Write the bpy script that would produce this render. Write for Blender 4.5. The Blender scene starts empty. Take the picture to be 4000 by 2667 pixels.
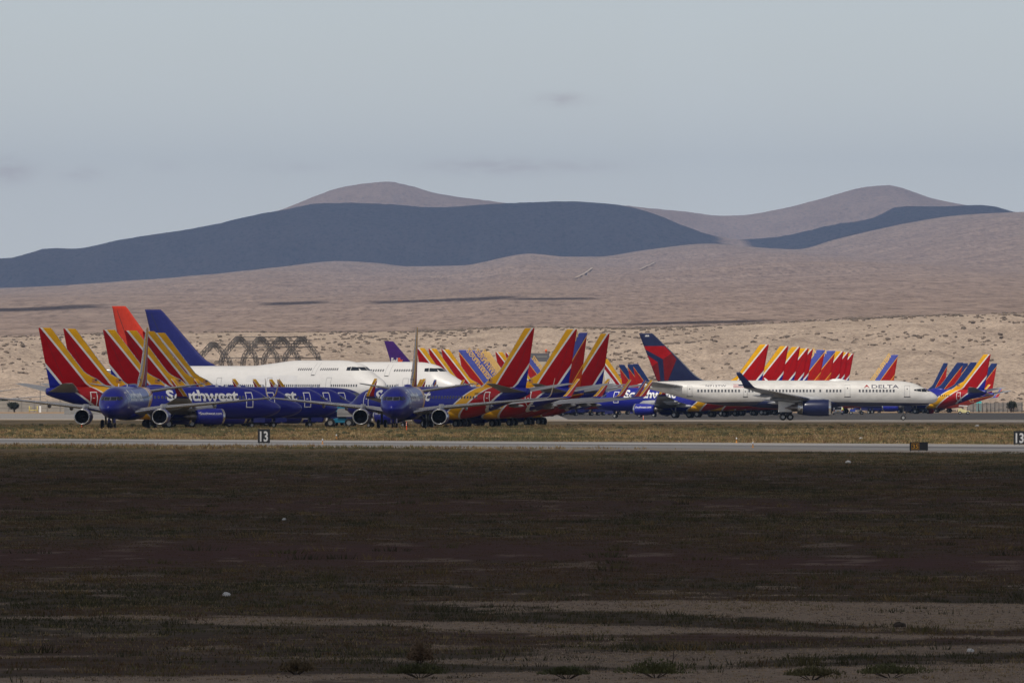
import bpy, bmesh, math, random
import numpy as np
from mathutils import Vector, Matrix

random.seed(7)
RNG = np.random.default_rng(11)
C = bpy.context.scene.collection
PI = math.pi
F4 = 77778.0          # focal length in pixels of a 4000 px wide frame (700 mm on 36 mm)
CAMH = 4.0
HOR = 1547.0          # horizon row in a 4000 px wide frame


def ground_z(y):
    t = min(1.0, max(0.0, (y - 2720.0) / 480.0))
    return 0.28 * t * t * (3 - 2 * t)


def gx(px, D):
    return (px - 2000.0) / F4 * D


# ------------------------------------------------------------------ objects
def tag(o, label=None, cat=None, group=None, kind=None):
    if label: o['label'] = label
    if cat: o['category'] = cat
    if group: o['group'] = group
    if kind: o['kind'] = kind
    return o


def link(name, data, parent=None):
    o = bpy.data.objects.new(name, data)
    C.objects.link(o)
    if parent is not None: o.parent = parent
    return o


def empty(name, loc=(0, 0, 0), rz=0.0, **k):
    o = link(name, None)
    o.empty_display_size = 0.5
    o.location = loc
    o.rotation_euler = (0, 0, rz)
    tag(o, **k)
    return o


class MB:
    """collects polygons with a material slot and smooth flag each"""
    def __init__(s):
        s.v, s.f, s.m, s.s = [], [], [], []

    def add(s, vs, fs, mat=0, smooth=True):
        b = len(s.v)
        s.v.extend([tuple(p) for p in vs])
        for k, f in enumerate(fs):
            s.f.append(tuple(b + i for i in f))
            s.m.append(mat[k] if isinstance(mat, (list, tuple)) else mat)
            s.s.append(smooth)
        return s

    def mesh(s, name, mats):
        me = bpy.data.meshes.new(name)
        me.from_pydata(s.v, [], s.f)
        for m in mats: me.materials.append(m)
        me.polygons.foreach_set('material_index', s.m)
        me.polygons.foreach_set('use_smooth', s.s)
        me.update()
        return me

    def build(s, name, mats, parent=None):
        return link(name, s.mesh(name, mats if isinstance(mats, (list, tuple)) else [mats]), parent)


def loft(mb, rings, mat=0, cap0=False, cap1=False, closed=True, smooth=True, matf=None):
    n = len(rings[0])
    vs = [p for r in rings for p in r]
    fs, ms = [], []
    for i in range(len(rings) - 1):
        for j in range(n if closed else n - 1):
            k = (j + 1) % n
            fs.append((i * n + j, i * n + k, (i + 1) * n + k, (i + 1) * n + j))
            ms.append(matf(i, j) if matf else mat)
    if cap0: fs.append(tuple(range(n))[::-1]); ms.append(mat)
    if cap1: fs.append(tuple((len(rings) - 1) * n + j for j in range(n))); ms.append(mat)
    mb.add(vs, fs, ms, smooth)


def lathe(mb, prof, ctr, axis='x', n=24, mats=0, sq=1.0):
    """prof = [(along, radius)], mats one slot or one per segment"""
    rings = []
    for a, r in prof:
        ring = []
        for k in range(n):
            t = 2 * PI * k / n
            c, s_ = r * math.cos(t), r * math.sin(t)
            if axis == 'x': p = (ctr[0] + a, ctr[1] + c, ctr[2] + s_ * sq)
            elif axis == 'y': p = (ctr[0] + c, ctr[1] + a, ctr[2] + s_)
            else: p = (ctr[0] + c, ctr[1] + s_, ctr[2] + a)
            ring.append(p)
        rings.append(ring)
    if isinstance(mats, (list, tuple)):
        loft(mb, rings, matf=lambda i, j: mats[i])
    else:
        loft(mb, rings, mats)


def bx(mb, x0, x1, y0, y1, z0, z1, mat=0):
    v = [(x0, y0, z0), (x1, y0, z0), (x1, y1, z0), (x0, y1, z0), (x0, y0, z1), (x1, y0, z1), (x1, y1, z1), (x0, y1, z1)]
    f = [(0, 3, 2, 1), (4, 5, 6, 7), (0, 1, 5, 4), (1, 2, 6, 5), (2, 3, 7, 6), (3, 0, 4, 7)]
    mb.add(v, f, mat, False)


def bar(mb, a, b, r, mat=0, n=6):
    a, b = Vector(a), Vector(b)
    d = (b - a).normalized()
    u = d.cross(Vector((0, 0, 1)) if abs(d.z) < .9 else Vector((1, 0, 0))).normalized()
    w = d.cross(u)
    rings = []
    for p in (a, b):
        rings.append([p + (u * math.cos(2 * PI * k / n) + w * math.sin(2 * PI * k / n)) * r for k in range(n)])
    loft(mb, rings, mat, True, True, smooth=n > 5)


def prism(mb, prof, y0, y1, mat=0, axis='y'):
    """closed outline in (x,z), pushed from y0 to y1"""
    n = len(prof)
    if axis == 'y':
        vs = [(x, y0, z) for x, z in prof] + [(x, y1, z) for x, z in prof]
    else:
        vs = [(y0, x, z) for x, z in prof] + [(y1, x, z) for x, z in prof]
    fs = [tuple(range(n))[::-1], tuple(range(n, 2 * n))]
    for i in range(n):
        j = (i + 1) % n
        fs.append((i, j, n + j, n + i))
    mb.add(vs, fs, mat, False)


def bevel(o, w=0.03, seg=2):
    m = o.modifiers.new('edge', 'BEVEL'); m.width = w; m.segments = seg; m.limit_method = 'ANGLE'
    return o


def pchip(xs, ys, x):
    xs, ys = np.asarray(xs, float), np.asarray(ys, float)
    x = np.clip(np.asarray(x, float), xs[0], xs[-1])
    h = np.diff(xs); d = np.diff(ys) / h
    m = np.zeros_like(ys)
    for i in range(1, len(xs) - 1):
        if d[i - 1] * d[i] > 0:
            w1, w2 = 2 * h[i] + h[i - 1], h[i] + 2 * h[i - 1]
            m[i] = (w1 + w2) / (w1 / d[i - 1] + w2 / d[i])
    m[0], m[-1] = d[0], d[-1]
    i = np.clip(np.searchsorted(xs, x, side='right') - 1, 0, len(xs) - 2)
    t = (x - xs[i]) / h[i]
    return ((1 + 2 * t) * (1 - t) ** 2 * ys[i] + t * (1 - t) ** 2 * h[i] * m[i]
            + t * t * (3 - 2 * t) * ys[i + 1] + t * t * (t - 1) * h[i] * m[i + 1])


# ------------------------------------------------------------------ noise in numpy
def _hash(ix, iy, seed):
    h = (ix.astype(np.int64) * 374761393 + iy.astype(np.int64) * 668265263 + seed * 974711) & 0x7fffffff
    h = ((h ^ (h >> 13)) * 1274126177) & 0x7fffffff
    return ((h ^ (h >> 16)) & 0xffff) / 65535.0


def vnoise(x, y, seed=0):
    ix, iy = np.floor(x), np.floor(y)
    fx, fy = x - ix, y - iy
    fx, fy = fx * fx * (3 - 2 * fx), fy * fy * (3 - 2 * fy)
    a, b = _hash(ix, iy, seed), _hash(ix + 1, iy, seed)
    c, d = _hash(ix, iy + 1, seed), _hash(ix + 1, iy + 1, seed)
    return (a * (1 - fx) + b * fx) * (1 - fy) + (c * (1 - fx) + d * fx) * fy


def fbm(x, y, oct=4, seed=0):
    s, a, t = 0, 1.0, 0
    for o in range(oct):
        s = s + a * vnoise(x * 2 ** o + 17.3 * o, y * 2 ** o - 9.1 * o, seed + o); t += a; a *= .5
    return s / t


# ------------------------------------------------------------------ materials
class NT:
    """small node-tree writer"""
    def __init__(s, name):
        s.mat = bpy.data.materials.new(name); s.mat.use_nodes = True
        s.t = s.mat.node_tree; s.n = s.t.nodes; s.l = s.t.links
        s.bsdf = s.n['Principled BSDF']; s.out = s.n['Material Output']

    def node(s, typ, **k):
        nd = s.n.new(typ)
        for a, b in k.items(): setattr(nd, a, b)
        return nd

    def set(s, sock, v):
        if hasattr(v, 'is_output'): s.l.new(v, sock)
        elif isinstance(v, (tuple, list)) and len(v) == 3 and sock.type == 'RGBA': sock.default_value = (*v, 1)
        else: sock.default_value = v

    def math(s, op, a, b=0.0, clamp=False):
        nd = s.node('ShaderNodeMath', operation=op, use_clamp=clamp)
        s.set(nd.inputs[0], a); s.set(nd.inputs[1], b)
        return nd.outputs[0]

    def mix(s, f, a, b, blend='MIX'):
        nd = s.node('ShaderNodeMix', data_type='RGBA', blend_type=blend)
        s.set(nd.inputs[0], f); s.set(nd.inputs[6], a); s.set(nd.inputs[7], b)
        return nd.outputs[2]

    def obj(s):
        return s.node('ShaderNodeTexCoord').outputs['Object']

    def xyz(s, v=None):
        nd = s.node('ShaderNodeSeparateXYZ'); s.l.new(v or s.obj(), nd.inputs[0])
        return nd.outputs[0], nd.outputs[1], nd.outputs[2]

    def scale(s, v, sc):
        nd = s.node('ShaderNodeMapping'); s.l.new(v, nd.inputs[0]); nd.inputs['Scale'].default_value = sc
        return nd.outputs[0]

    def noise(s, v, scale, detail=4, rough=.55):
        nd = s.node('ShaderNodeTexNoise')
        s.l.new(v, nd.inputs['Vector']); nd.inputs['Scale'].default_value = scale
        nd.inputs['Detail'].default_value = detail; nd.inputs['Roughness'].default_value = rough
        return nd.outputs['Fac']

    def ramp(s, f, stops, interp='LINEAR'):
        nd = s.node('ShaderNodeValToRGB'); cr = nd.color_ramp; cr.interpolation = interp
        while len(cr.elements) < len(stops): cr.elements.new(.5)
        for e, (p, c) in zip(cr.elements, stops):
            e.position = p; e.color = (*c, 1) if len(c) == 3 else c
        s.l.new(f, nd.inputs[0])
        return nd.outputs[0]

    def bump(s, h, strength=.3, dist=.1):
        nd = s.node('ShaderNodeBump'); nd.inputs['Strength'].default_value = strength
        nd.inputs['Distance'].default_value = dist; s.l.new(h, nd.inputs['Height'])
        s.l.new(nd.outputs[0], s.bsdf.inputs['Normal'])

    def fin(s, col, rough=.5, metal=0.0, coat=0.0, spec=.5):
        b = s.bsdf.inputs
        s.set(b['Base Color'], col); s.set(b['Roughness'], rough); s.set(b['Metallic'], metal)
        s.set(b['Coat Weight'], coat); b['Coat Roughness'].default_value = .12
        b['Specular IOR Level'].default_value = spec
        return s.mat


_plain = {}


def plain(name, col, rough=.5, metal=0.0, coat=0.0, var=.12, vs=1.5, spec=.5):
    """one colour with worn, faded patches"""
    if name in _plain: return _plain[name]
    t = NT(name)
    nz = t.noise(t.obj(), vs, 5)
    dark = tuple(c * (1 - var) for c in col); lite = tuple(min(1, c * (1 + var)) for c in col)
    c = t.ramp(nz, [(.3, dark), (.7, lite)])
    r = t.math('ADD', t.math('MULTIPLY', nz, .16), rough - .08)
    _plain[name] = t.fin(c, r, metal, coat, spec)
    return _plain[name]


BLUE = (.012, .017, .26); RED = (.36, .0015, .003); YEL = (.78, .40, .006); WHT = (.74, .74, .74)
OBLUE = (.085, .105, .42); ORED = (.40, .010, .004); GOLD = (.82, .40, .06); ORNG = (.60, .07, .006)


def worn(t, col, lo=.84):
    """grime streaks and slightly uneven paint over a livery colour"""
    v = t.obj()
    a = t.noise(t.scale(v, (.6, 2.0, .9)), 1.1, 6)
    f = t.ramp(a, [(.35, (lo, lo, lo)), (.62, (1, 1, 1))])
    return t.mix(1.0, col, f, 'MULTIPLY')


def slant(t, x, z, z0, up, down):
    d = t.math('SUBTRACT', z, z0)
    a = t.math('MULTIPLY', t.math('MAXIMUM', d, 0), up)
    b = t.math('MULTIPLY', t.math('MINIMUM', d, 0), down)
    return t.math('SUBTRACT', t.math('SUBTRACT', x, a), b)


def steps(t, val, lo, hi, cols):
    """cols = [(start, colour)] along val, hard edges"""
    f = t.math('DIVIDE', t.math('SUBTRACT', val, lo), hi - lo, True)
    return t.ramp(f, [((max(lo, a) - lo) / (hi - lo), c) for a, c in cols], 'CONSTANT')


def livery_new(fin=False):
    t = NT('striped_tail_paint')
    x, y, z = t.xyz()
    v = slant(t, x, z, 5.6, .88, 1.45)
    c = steps(t, v, 22, 34, [(22, BLUE), (24.5, WHT), (24.78, YEL), (26.68, WHT), (27.0, RED), (30.15, WHT), (30.5, BLUE)])
    return t.fin(worn(t, c), .5, 0, 0, .12) if fin else t.fin(worn(t, c), .36, 0, .22, .35)


def livery_old_fin():
    t = NT('lighter_blue_tail_paint')
    x, y, z = t.xyz()
    v = slant(t, x, z, 5.6, .88, 1.45)
    c = steps(t, v, 22, 34, [(22, OBLUE), (27.4, GOLD), (27.62, ORED), (30.0, GOLD), (30.2, ORNG)])
    return t.fin(worn(t, c), .5, 0, 0, .12)


def livery_old_body():
    t = NT('blue_over_red_paint')
    x, y, z = t.xyz()
    k = t.math('SUBTRACT', z, t.math('MULTIPLY', t.math('MAXIMUM', t.math('SUBTRACT', x, 20.0), 0), .17))
    c = steps(t, k, 0, 6, [(0, ORED), (2.15, GOLD), (2.3, BLUE)])
    return t.fin(worn(t, c), .36, 0, .22)


def livery_plain_fin():
    t = NT('two_tone_tail_paint')
    x, y, z = t.xyz()
    v = slant(t, x, z, 5.6, .88, 1.45)
    c = steps(t, v, 22, 34, [(22, (.016, .036, .15)), (27.7, GOLD), (27.85, ORED)])
    return t.fin(worn(t, c), .5, 0, 0, .12)


def livery_heart_fin():
    t = NT('white_tail_paint_with_bands')
    x, y, z = t.xyz()
    v = slant(t, x, z, 5.6, .88, 1.45)
    c = steps(t, v, 22, 34, [(22, YEL), (27.1, WHT), (27.5, RED), (28.5, WHT)])
    return t.fin(worn(t, c), .5, 0, 0, .12)


def winglet_mat(a, b, m):
    t = NT('winglet_paint')
    x, y, z = t.xyz()
    v = t.math('SUBTRACT', x, t.math('MULTIPLY', t.math('SUBTRACT', z, 3.85), .87))
    c = steps(t, v, 20, 24, [(20, a), (21.4, m), (21.5, b)])
    low = t.math('LESS_THAN', z, 3.98)
    return t.fin(t.mix(low, c, BLUE), .36, 0, .22)


def delta_body():
    t = NT('white_over_navy_paint')
    x, y, z = t.xyz()
    up = t.math('MULTIPLY', t.math('ABSOLUTE', t.math('SUBTRACT', x, 24.0)), -.012)
    k = t.math('GREATER_THAN', t.math('SUBTRACT', z, t.math('ADD', up, 2.95)), 0)
    c = t.mix(k, (.012, .016, .055), (.66, .65, .63))
    return t.fin(worn(t, c), .4, 0, .4)


def jumbo_body():
    t = NT('bare_white_paint')
    x, y, z = t.xyz()
    patch = t.math('MULTIPLY', t.math('MULTIPLY', t.math('GREATER_THAN', x, 19.0), t.math('LESS_THAN', x, 32.0)),
                   t.math('MULTIPLY', t.math('GREATER_THAN', z, 6.2), t.math('LESS_THAN', z, 7.3)))
    c = t.mix(t.math('MULTIPLY', patch, .8), (.63, .625, .62), (.58, .58, .59))
    return t.fin(worn(t, c, .95), .4, 0, .2)


M = {}


def make_mats():
    M['new'] = livery_new(); M['newfin'] = livery_new(True)
    M['oldfin'] = livery_old_fin()
    M['oldbody'] = livery_old_body()
    M['plainfin'] = livery_plain_fin()
    M['heartfin'] = livery_heart_fin()
    M['wl_new'] = winglet_mat(YEL, RED, WHT)
    M['wl_old'] = winglet_mat(OBLUE, ORED, GOLD)
    M['delta'] = delta_body()
    M['jumbo'] = jumbo_body()
    M['blue'] = plain('blue_paint', BLUE, .36, 0, .22)
    M['blue_old'] = plain('canyon_blue_paint', (.018, .026, .25), .36, 0, .22)
    M['white'] = plain('white_paint', (.76, .76, .76), .45, 0, .2, .06)
    M['cream'] = plain('gold_lettering_and_glint_paint', (.80, .50, .16), .5)
    M['wing'] = plain('grey_wing_paint', (.36, .37, .39), .4, .1, 0, .1)
    M['dwing'] = plain('dark_grey_wing_paint', (.20, .21, .23), .45, .1, 0, .1)
    M['metal'] = plain('polished_metal', (.66, .66, .66), .26, .9, 0, .08)
    M['fan'] = plain('fan_blade_metal', (.035, .035, .04), .4, .6)
    M['dmetal'] = plain('exhaust_metal', (.20, .18, .17), .4, .8)
    M['black'] = plain('black_rubber', (.012, .012, .013), .75)
    M['dark'] = plain('dark_cavity', (.006, .006, .008), .6)
    M['strut'] = plain('gear_strut_paint', (.20, .20, .20), .45, .3)
    M['hub'] = plain('wheel_hub_metal', (.34, .34, .33), .4, .4)
    M['glass'] = plain('cockpit_glass', (.012, .016, .022), .12, 0, .6)
    M['pane'] = plain('cabin_pane', (.06, .062, .07), .25, 0, .2)
    M['panegrey'] = plain('window_frame_metal', (.24, .25, .27), .4, .3)
    M['navy'] = plain('navy_paint', (.008, .013, .055), .4, 0, .1, .12, 1.5, .25)
    M['jblue'] = plain('deep_blue_tail_paint', (.013, .016, .105), .5, 0, 0, .12, 1.5, .12)
    M['jorange'] = plain('faded_orange_tail_paint', (.40, .030, .012), .55, 0, 0, .12, 1.5, .12)
    M['purple'] = plain('purple_tail_paint', (.060, .014, .165), .5, 0, 0, .12, 1.5, .12)
    M['orange'] = plain('orange_plastic', (.80, .12, .02), .5)
    M['dred'] = plain('bright_red_paint', (.28, .003, .006), .45, 0, 0, .12, 1.5, .15)
    M['ddred'] = plain('dark_red_paint', (.13, .006, .009), .45, 0, 0, .12, 1.5, .15)
    M['ink'] = plain('navy_ink', (.02, .022, .06), .5)
# ------------------------------------------------------------------ text on curved skins
_textcache = {}


def text2d(s, off=0.0, cuts=5):
    key = (s, off, cuts)
    if key in _textcache: return _textcache[key]
    cu = bpy.data.curves.new('lettering', 'FONT'); cu.body = s; cu.offset = off; cu.resolution_u = 3
    ob = bpy.data.objects.new('lettering', cu); C.objects.link(ob)
    bpy.context.view_layer.update()
    dg = bpy.context.evaluated_depsgraph_get()
    me = bpy.data.meshes.new_from_object(ob.evaluated_get(dg))
    bpy.data.objects.remove(ob); bpy.data.curves.remove(cu)
    bm = bmesh.new(); bm.from_mesh(me); bpy.data.meshes.remove(me)
    ys = [v.co.y for v in bm.verts]; xs = [v.co.x for v in bm.verts]
    y0, y1, x0, x1 = min(ys), max(ys), min(xs), max(xs)
    for k in range(1, cuts):
        bmesh.ops.bisect_plane(bm, geom=bm.verts[:] + bm.edges[:] + bm.faces[:], plane_co=(0, y0 + (y1 - y0) * k / cuts, 0), plane_no=(0, 1, 0))
    bmesh.ops.triangulate(bm, faces=bm.faces[:])
    bm.verts.ensure_lookup_table()
    uv = [((v.co.x - x0) / (x1 - x0), (v.co.y - y0) / (y1 - y0)) for v in bm.verts]
    fs = [tuple(v.index for v in f.verts) for f in bm.faces]
    bm.free()
    _textcache[key] = (uv, fs)
    return uv, fs


class Fus:
    def __init__(s, st, N=44, egg=None):
        s.st = np.array(st, float)
        s.egg = egg or (lambda x: 0.0)
        s.N = N
        a = s.st
        s.L = a[-1, 0]
        s.tx = np.concatenate([np.linspace(0, .6, 121)[:-1], np.linspace(.6, s.L, 1500)])
        s.tab = [pchip(a[:, 0], a[:, k], s.tx).tolist() for k in (1, 2, 3)]
        s.txl = s.tx.tolist()

    def at(s, x):
        x = min(max(x, 0.0), s.L)
        i = int(x / .005) if x < .6 else 120 + int((x - .6) / (s.L - .6) * 1499)
        i = min(max(i, 0), len(s.txl) - 2)
        t = (x - s.txl[i]) / (s.txl[i + 1] - s.txl[i])
        return tuple(c[i] + (c[i + 1] - c[i]) * t for c in s.tab)

    def y(s, x, z):
        top, bot, w = s.at(x)
        zc, rz = (top + bot) / 2, (top - bot) / 2
        t = (z - zc) / max(rz, 1e-4)
        if abs(t) >= 1: return 0.0
        return w * math.sqrt(1 - t * t) * (1 - s.egg(x) * t)

    def ring(s, x):
        top, bot, w = s.at(x)
        zc, rz = (top + bot) / 2, (top - bot) / 2
        e = s.egg(x)
        out = []
        for k in range(s.N):
            a = 2 * PI * k / s.N
            t = math.sin(a)
            out.append((x, w * math.cos(a) * (1 - e * t), zc + rz * t))
        return out

    def body(s, mb, mat=0):
        L = s.st[-1, 0]
        xs = [0, .02, .06, .14, .25, .4, .6, .85]
        x = 1.1
        while x < L * .25: xs.append(x); x += .35
        while x < L * .60: xs.append(x); x += 1.2
        while x < L: xs.append(x); x += .6
        xs.append(L)
        loft(mb, [s.ring(x) for x in xs], mat, True, True)

    def patch(s, mb, x0, x1, z0, z1, side, off, mat, nx=2, nz=4):
        vs, fs = [], []
        for i in range(nx + 1):
            for j in range(nz + 1):
                x, z = x0 + (x1 - x0) * i / nx, z0 + (z1 - z0) * j / nz
                vs.append((x, side * (s.y(x, z) + off), z))
        for i in range(nx):
            for j in range(nz):
                a = i * (nz + 1) + j
                q = (a, a + 1, a + nz + 2, a + nz + 1)
                fs.append(q if side > 0 else q[::-1])
        mb.add(vs, fs, mat)

    def quad(s, mb, pts, side, off, mat, n=4):
        """four (x,z) corners on the side of the body"""
        vs, fs = [], []
        (a, b, c, d) = pts
        for i in range(n + 1):
            for j in range(n + 1):
                u, v = i / n, j / n
                x = (a[0] * (1 - u) + b[0] * u) * (1 - v) + (d[0] * (1 - u) + c[0] * u) * v
                z = (a[1] * (1 - u) + b[1] * u) * (1 - v) + (d[1] * (1 - u) + c[1] * u) * v
                vs.append((x, side * (s.y(x, z) + off), z))
        for i in range(n):
            for j in range(n):
                k = i * (n + 1) + j
                fs.append((k, k + 1, k + n + 2, k + n + 1))
        mb.add(vs, fs, mat)

    def frontx(s, y, z, xmax=8.0):
        lo, hi = 0.0, xmax
        for _ in range(40):
            m = (lo + hi) / 2
            if s.y(m, z) >= abs(y) and s.y(m, z) > 0: hi = m
            else: lo = m
        return hi

    def front(s, mb, y0, y1, z0, z1, off, mat, n=5, slope=0.0):
        vs, fs = [], []
        for i in range(n + 1):
            for j in range(n + 1):
                y = y0 + (y1 - y0) * i / n
                z = z0 + (z1 - z0) * j / n + slope * i / n
                vs.append((s.frontx(y, z) - off, y, z + off * .5))
        for i in range(n):
            for j in range(n):
                k = i * (n + 1) + j
                fs.append((k, k + 1, k + n + 2, k + n + 1))
        mb.add(vs, fs, mat)

    def text(s, mb, txt, side, x0, x1, z0, z1, mat, off=.02, bold=0.0):
        """reads from x0 to x1"""
        uv, fs = text2d(txt, bold)
        vs = []
        for u, v in uv:
            x, z = x0 + (x1 - x0) * u, z0 + (z1 - z0) * v
            vs.append((x, side * (s.y(x, z) + off), z))
        mb.add(vs, fs, mat)


NACA_S = [1, .9, .75, .55, .35, .2, .1, .04, .01, 0, .01, .04, .1, .2, .35, .55, .75, .9, 1]


def naca(s):
    return 5 * (.2969 * math.sqrt(max(s, 0)) - .126 * s - .3516 * s * s + .2843 * s ** 3 - .1015 * s ** 4)


def foil(le, chord, tc, nrm):
    """ring of an aerofoil: le point, chord aft along +x, thickness along nrm"""
    pts = []
    for i, s in enumerate(NACA_S):
        sg = 1 if i < 9 else -1
        h = naca(s) * tc * chord * sg if s > 0 else 0
        pts.append((le[0] + s * chord, le[1] + nrm[1] * h, le[2] + nrm[2] * h))
    return pts


def surface(mb, secs, mat=0, lemat=None):
    """secs = [(x_le, y, z, chord, thickness ratio, (ny, nz))]"""
    rings = [foil((a, b, c), d, e, (0, f[0], f[1])) for a, b, c, d, e, f in secs]
    loft(mb, rings, mat, True, True, matf=(lambda i, j: lemat if j in (7, 8, 9, 10) else mat) if lemat is not None else None)


class Fin:
    def __init__(s, secs):
        s.secs = secs           # (z, x_le, x_te, tc)
        a = np.array(secs); s.a = a

    def mesh(s, mb, mat=0, lemat=None):
        surface(mb, [(le, 0, z, te - le, tc, (1, 0)) for z, le, te, tc in s.secs], mat, lemat)

    def y(s, x, z):
        a = s.a
        le, te, tc = np.interp(z, a[:, 0], a[:, 1]), np.interp(z, a[:, 0], a[:, 2]), np.interp(z, a[:, 0], a[:, 3])
        q = (x - le) / (te - le)
        if q < 0 or q > 1: return 0.0
        return naca(q) * tc * (te - le)

    def poly(s, mb, pts, off, mat, cuts=10):
        """flat outline in (x,z) laid on both skins"""
        bm = bmesh.new()
        vs = [bm.verts.new((x, z, 0)) for x, z in pts]
        bm.faces.new(vs)
        zs = [p[1] for p in pts]; xs = [p[0] for p in pts]
        for k in range(1, cuts):
            bmesh.ops.bisect_plane(bm, geom=bm.verts[:] + bm.edges[:] + bm.faces[:], plane_co=(min(xs) + (max(xs) - min(xs)) * k / cuts, 0, 0), plane_no=(1, 0, 0))
            bmesh.ops.bisect_plane(bm, geom=bm.verts[:] + bm.edges[:] + bm.faces[:], plane_co=(0, min(zs) + (max(zs) - min(zs)) * k / cuts, 0), plane_no=(0, 1, 0))
        bmesh.ops.triangulate(bm, faces=bm.faces[:])
        bm.verts.index_update()
        for side in (1, -1):
            mb.add([(v.co.x, side * (s.y(v.co.x, v.co.y) + off), v.co.y) for v in bm.verts],
                   [tuple(v.index for v in f.verts) for f in bm.faces], mat, False)
        bm.free()

    def text(s, mb, txt, side, org, d, length, height, mat, bold=0.0, off=.02):
        """org (x,z) of the text start, d reading direction in viewer space (right, up)"""
        uv, fs = text2d(txt, bold, 3)
        up = (-d[1], d[0])
        vs = []
        for u, v in uv:
            r, h = u * length * d[0] + v * height * up[0], u * length * d[1] + v * height * up[1]
            x, z = org[0] - side * r, org[1] + h
            vs.append((x, side * (s.y(x, z) + off), z))
        mb.add(vs, fs, mat)


def wheel_mesh(name, r, w):
    mb = MB()
    p = [(-w / 2, .01), (-w / 2 * .7, .3 * r), (-w / 2, .52 * r), (-w / 2 * .95, .85 * r), (-w / 2 * .6, r), (w / 2 * .6, r), (w / 2 * .95, .85 * r), (w / 2, .52 * r), (w / 2 * .7, .3 * r), (w / 2, .01)]
    lathe(mb, p, (0, 0, 0), 'y', 20, [1, 1, 0, 0, 0, 0, 0, 1, 1])
    return mb.mesh(name, [M['black'], M['hub']])


class Part:
    def __init__(s, name, mesh, loc=(0, 0, 0), subs=(), label=None):
        s.name, s.mesh, s.loc, s.subs, s.label = name, mesh, loc, list(subs), label


def nacelle(x, y, z, r, L, cowl, mats, decal=None, sil=0.0):
    """engine: painted cowl with a bright intake ring, fan and exhaust"""
    mb = MB()
    prof = [(.10, r * .93), (.35, r * .985), (L * .35, r * 1.0), (L * .6, r * .98), (L * .85, r * .86), (L, r * .74), (L * .99, r * .70), (L * .9, r * .66)]
    ms = [0, 0, 0, 0, 0, 0, 1]
    if sil: ms = [0, 0, 0, 0, 3, 3, 1]
    lathe(mb, prof, (x, y, z), 'x', 36, ms, .97)
    lathe(mb, [(L * .9, r * .66), (L * .9, r * .45), (L * 1.12, r * .42), (L * 1.2, r * .34), (L * 1.19, r * .28), (L * 1.38, .03)], (x, y, z), 'x', 24, 1)
    lathe(mb, [(.14, r * .80), (.9, r * .76), (1.0, r * .76)], (x, y, z), 'x', 36, 2)
    # pylon
    zt = z + r * .8
    rings = []
    for (px, pz0, pz1, hw) in [(x + .9, zt, zt + .25, .05), (x + 1.6, zt - .1, zt + .62, .2), (x + L * .8, zt - .3, zt + .72, .24), (x + L * 1.15, zt - .2, zt + .72, .18), (x + L * 1.5, zt + .3, zt + .7, .04)]:
        rings.append([(px, y - hw, pz0), (px, y + hw, pz0), (px, y + hw, pz1), (px, y - hw, pz1)])
    loft(mb, rings, 4, True, True)
    if decal: decal(mb)
    me = mb.mesh('engine', mats)
    r1 = MB()
    lathe(r1, [(.35, r * .988), (.12, r * .955), (.02, r * .915), (0, r * .87), (.03, r * .825), (.14, r * .795), (.32, r * .785)], (x, y, z), 'x', 36, 0, .97)
    f1 = MB()
    lathe(f1, [(.42, .02), (.55, r * .12), (.78, r * .24), (.85, r * .26)], (x, y, z), 'x', 20, 1)
    lathe(f1, [(.95, .02), (.96, r * .78)], (x, y, z), 'x', 24, 0)
    nb = 22
    for k in range(nb):
        a = 2 * PI * k / nb
        c, s_ = math.cos(a), math.sin(a)
        c2, s2 = math.cos(a + .2), math.sin(a + .2)
        f1.add([(x + .74, y + c * r * .25, z + s_ * r * .25), (x + .9, y + c2 * r * .25, z + s2 * r * .25), (x + .92, y + c2 * r * .765, z + s2 * r * .765), (x + .72, y + c * r * .765, z + s_ * r * .765)], [(0, 1, 2, 3)], 2, False)
    return Part('engine', me, subs=[Part('intake_ring', r1.mesh('intake_ring', [M['metal']])), Part('fan', f1.mesh('fan', [M['dark'], M['fan'], M['fan']]))])


def gear(name, x, y, r, w, ztop, wheels, doors=None, dmat=None):
    """landing gear leg with its wheels"""
    mb = MB()
    bar(mb, (x, y, r), (x, y, ztop), .12 if r > .4 else .085, 0, 10)
    ys = sorted(set(q[1] for q in wheels)); xs = sorted(set(q[0] for q in wheels))
    for wx in xs:
        bar(mb, (x + wx, y + min(ys), r), (x + wx, y + max(ys), r), .07, 0, 8)
    if len(xs) > 1: bar(mb, (x + xs[0], y, r), (x + xs[-1], y, r), .1, 0, 8)
    bar(mb, (x - .1, y, r + .3), (x - .9 * (ztop - r), y, ztop), .05, 0, 6)
    if doors:
        for (a, b, c, d, e, f) in doors: bx(mb, a, b, c, d, e, f, 1)
    me = mb.mesh(name, [M['strut'], dmat or M['blue']])
    wm = wheel_mesh('wheel', r, w)
    return Part(name, me, subs=[Part('wheel', wm, (x + wx, y + wy, r)) for wx, wy in wheels])


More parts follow.
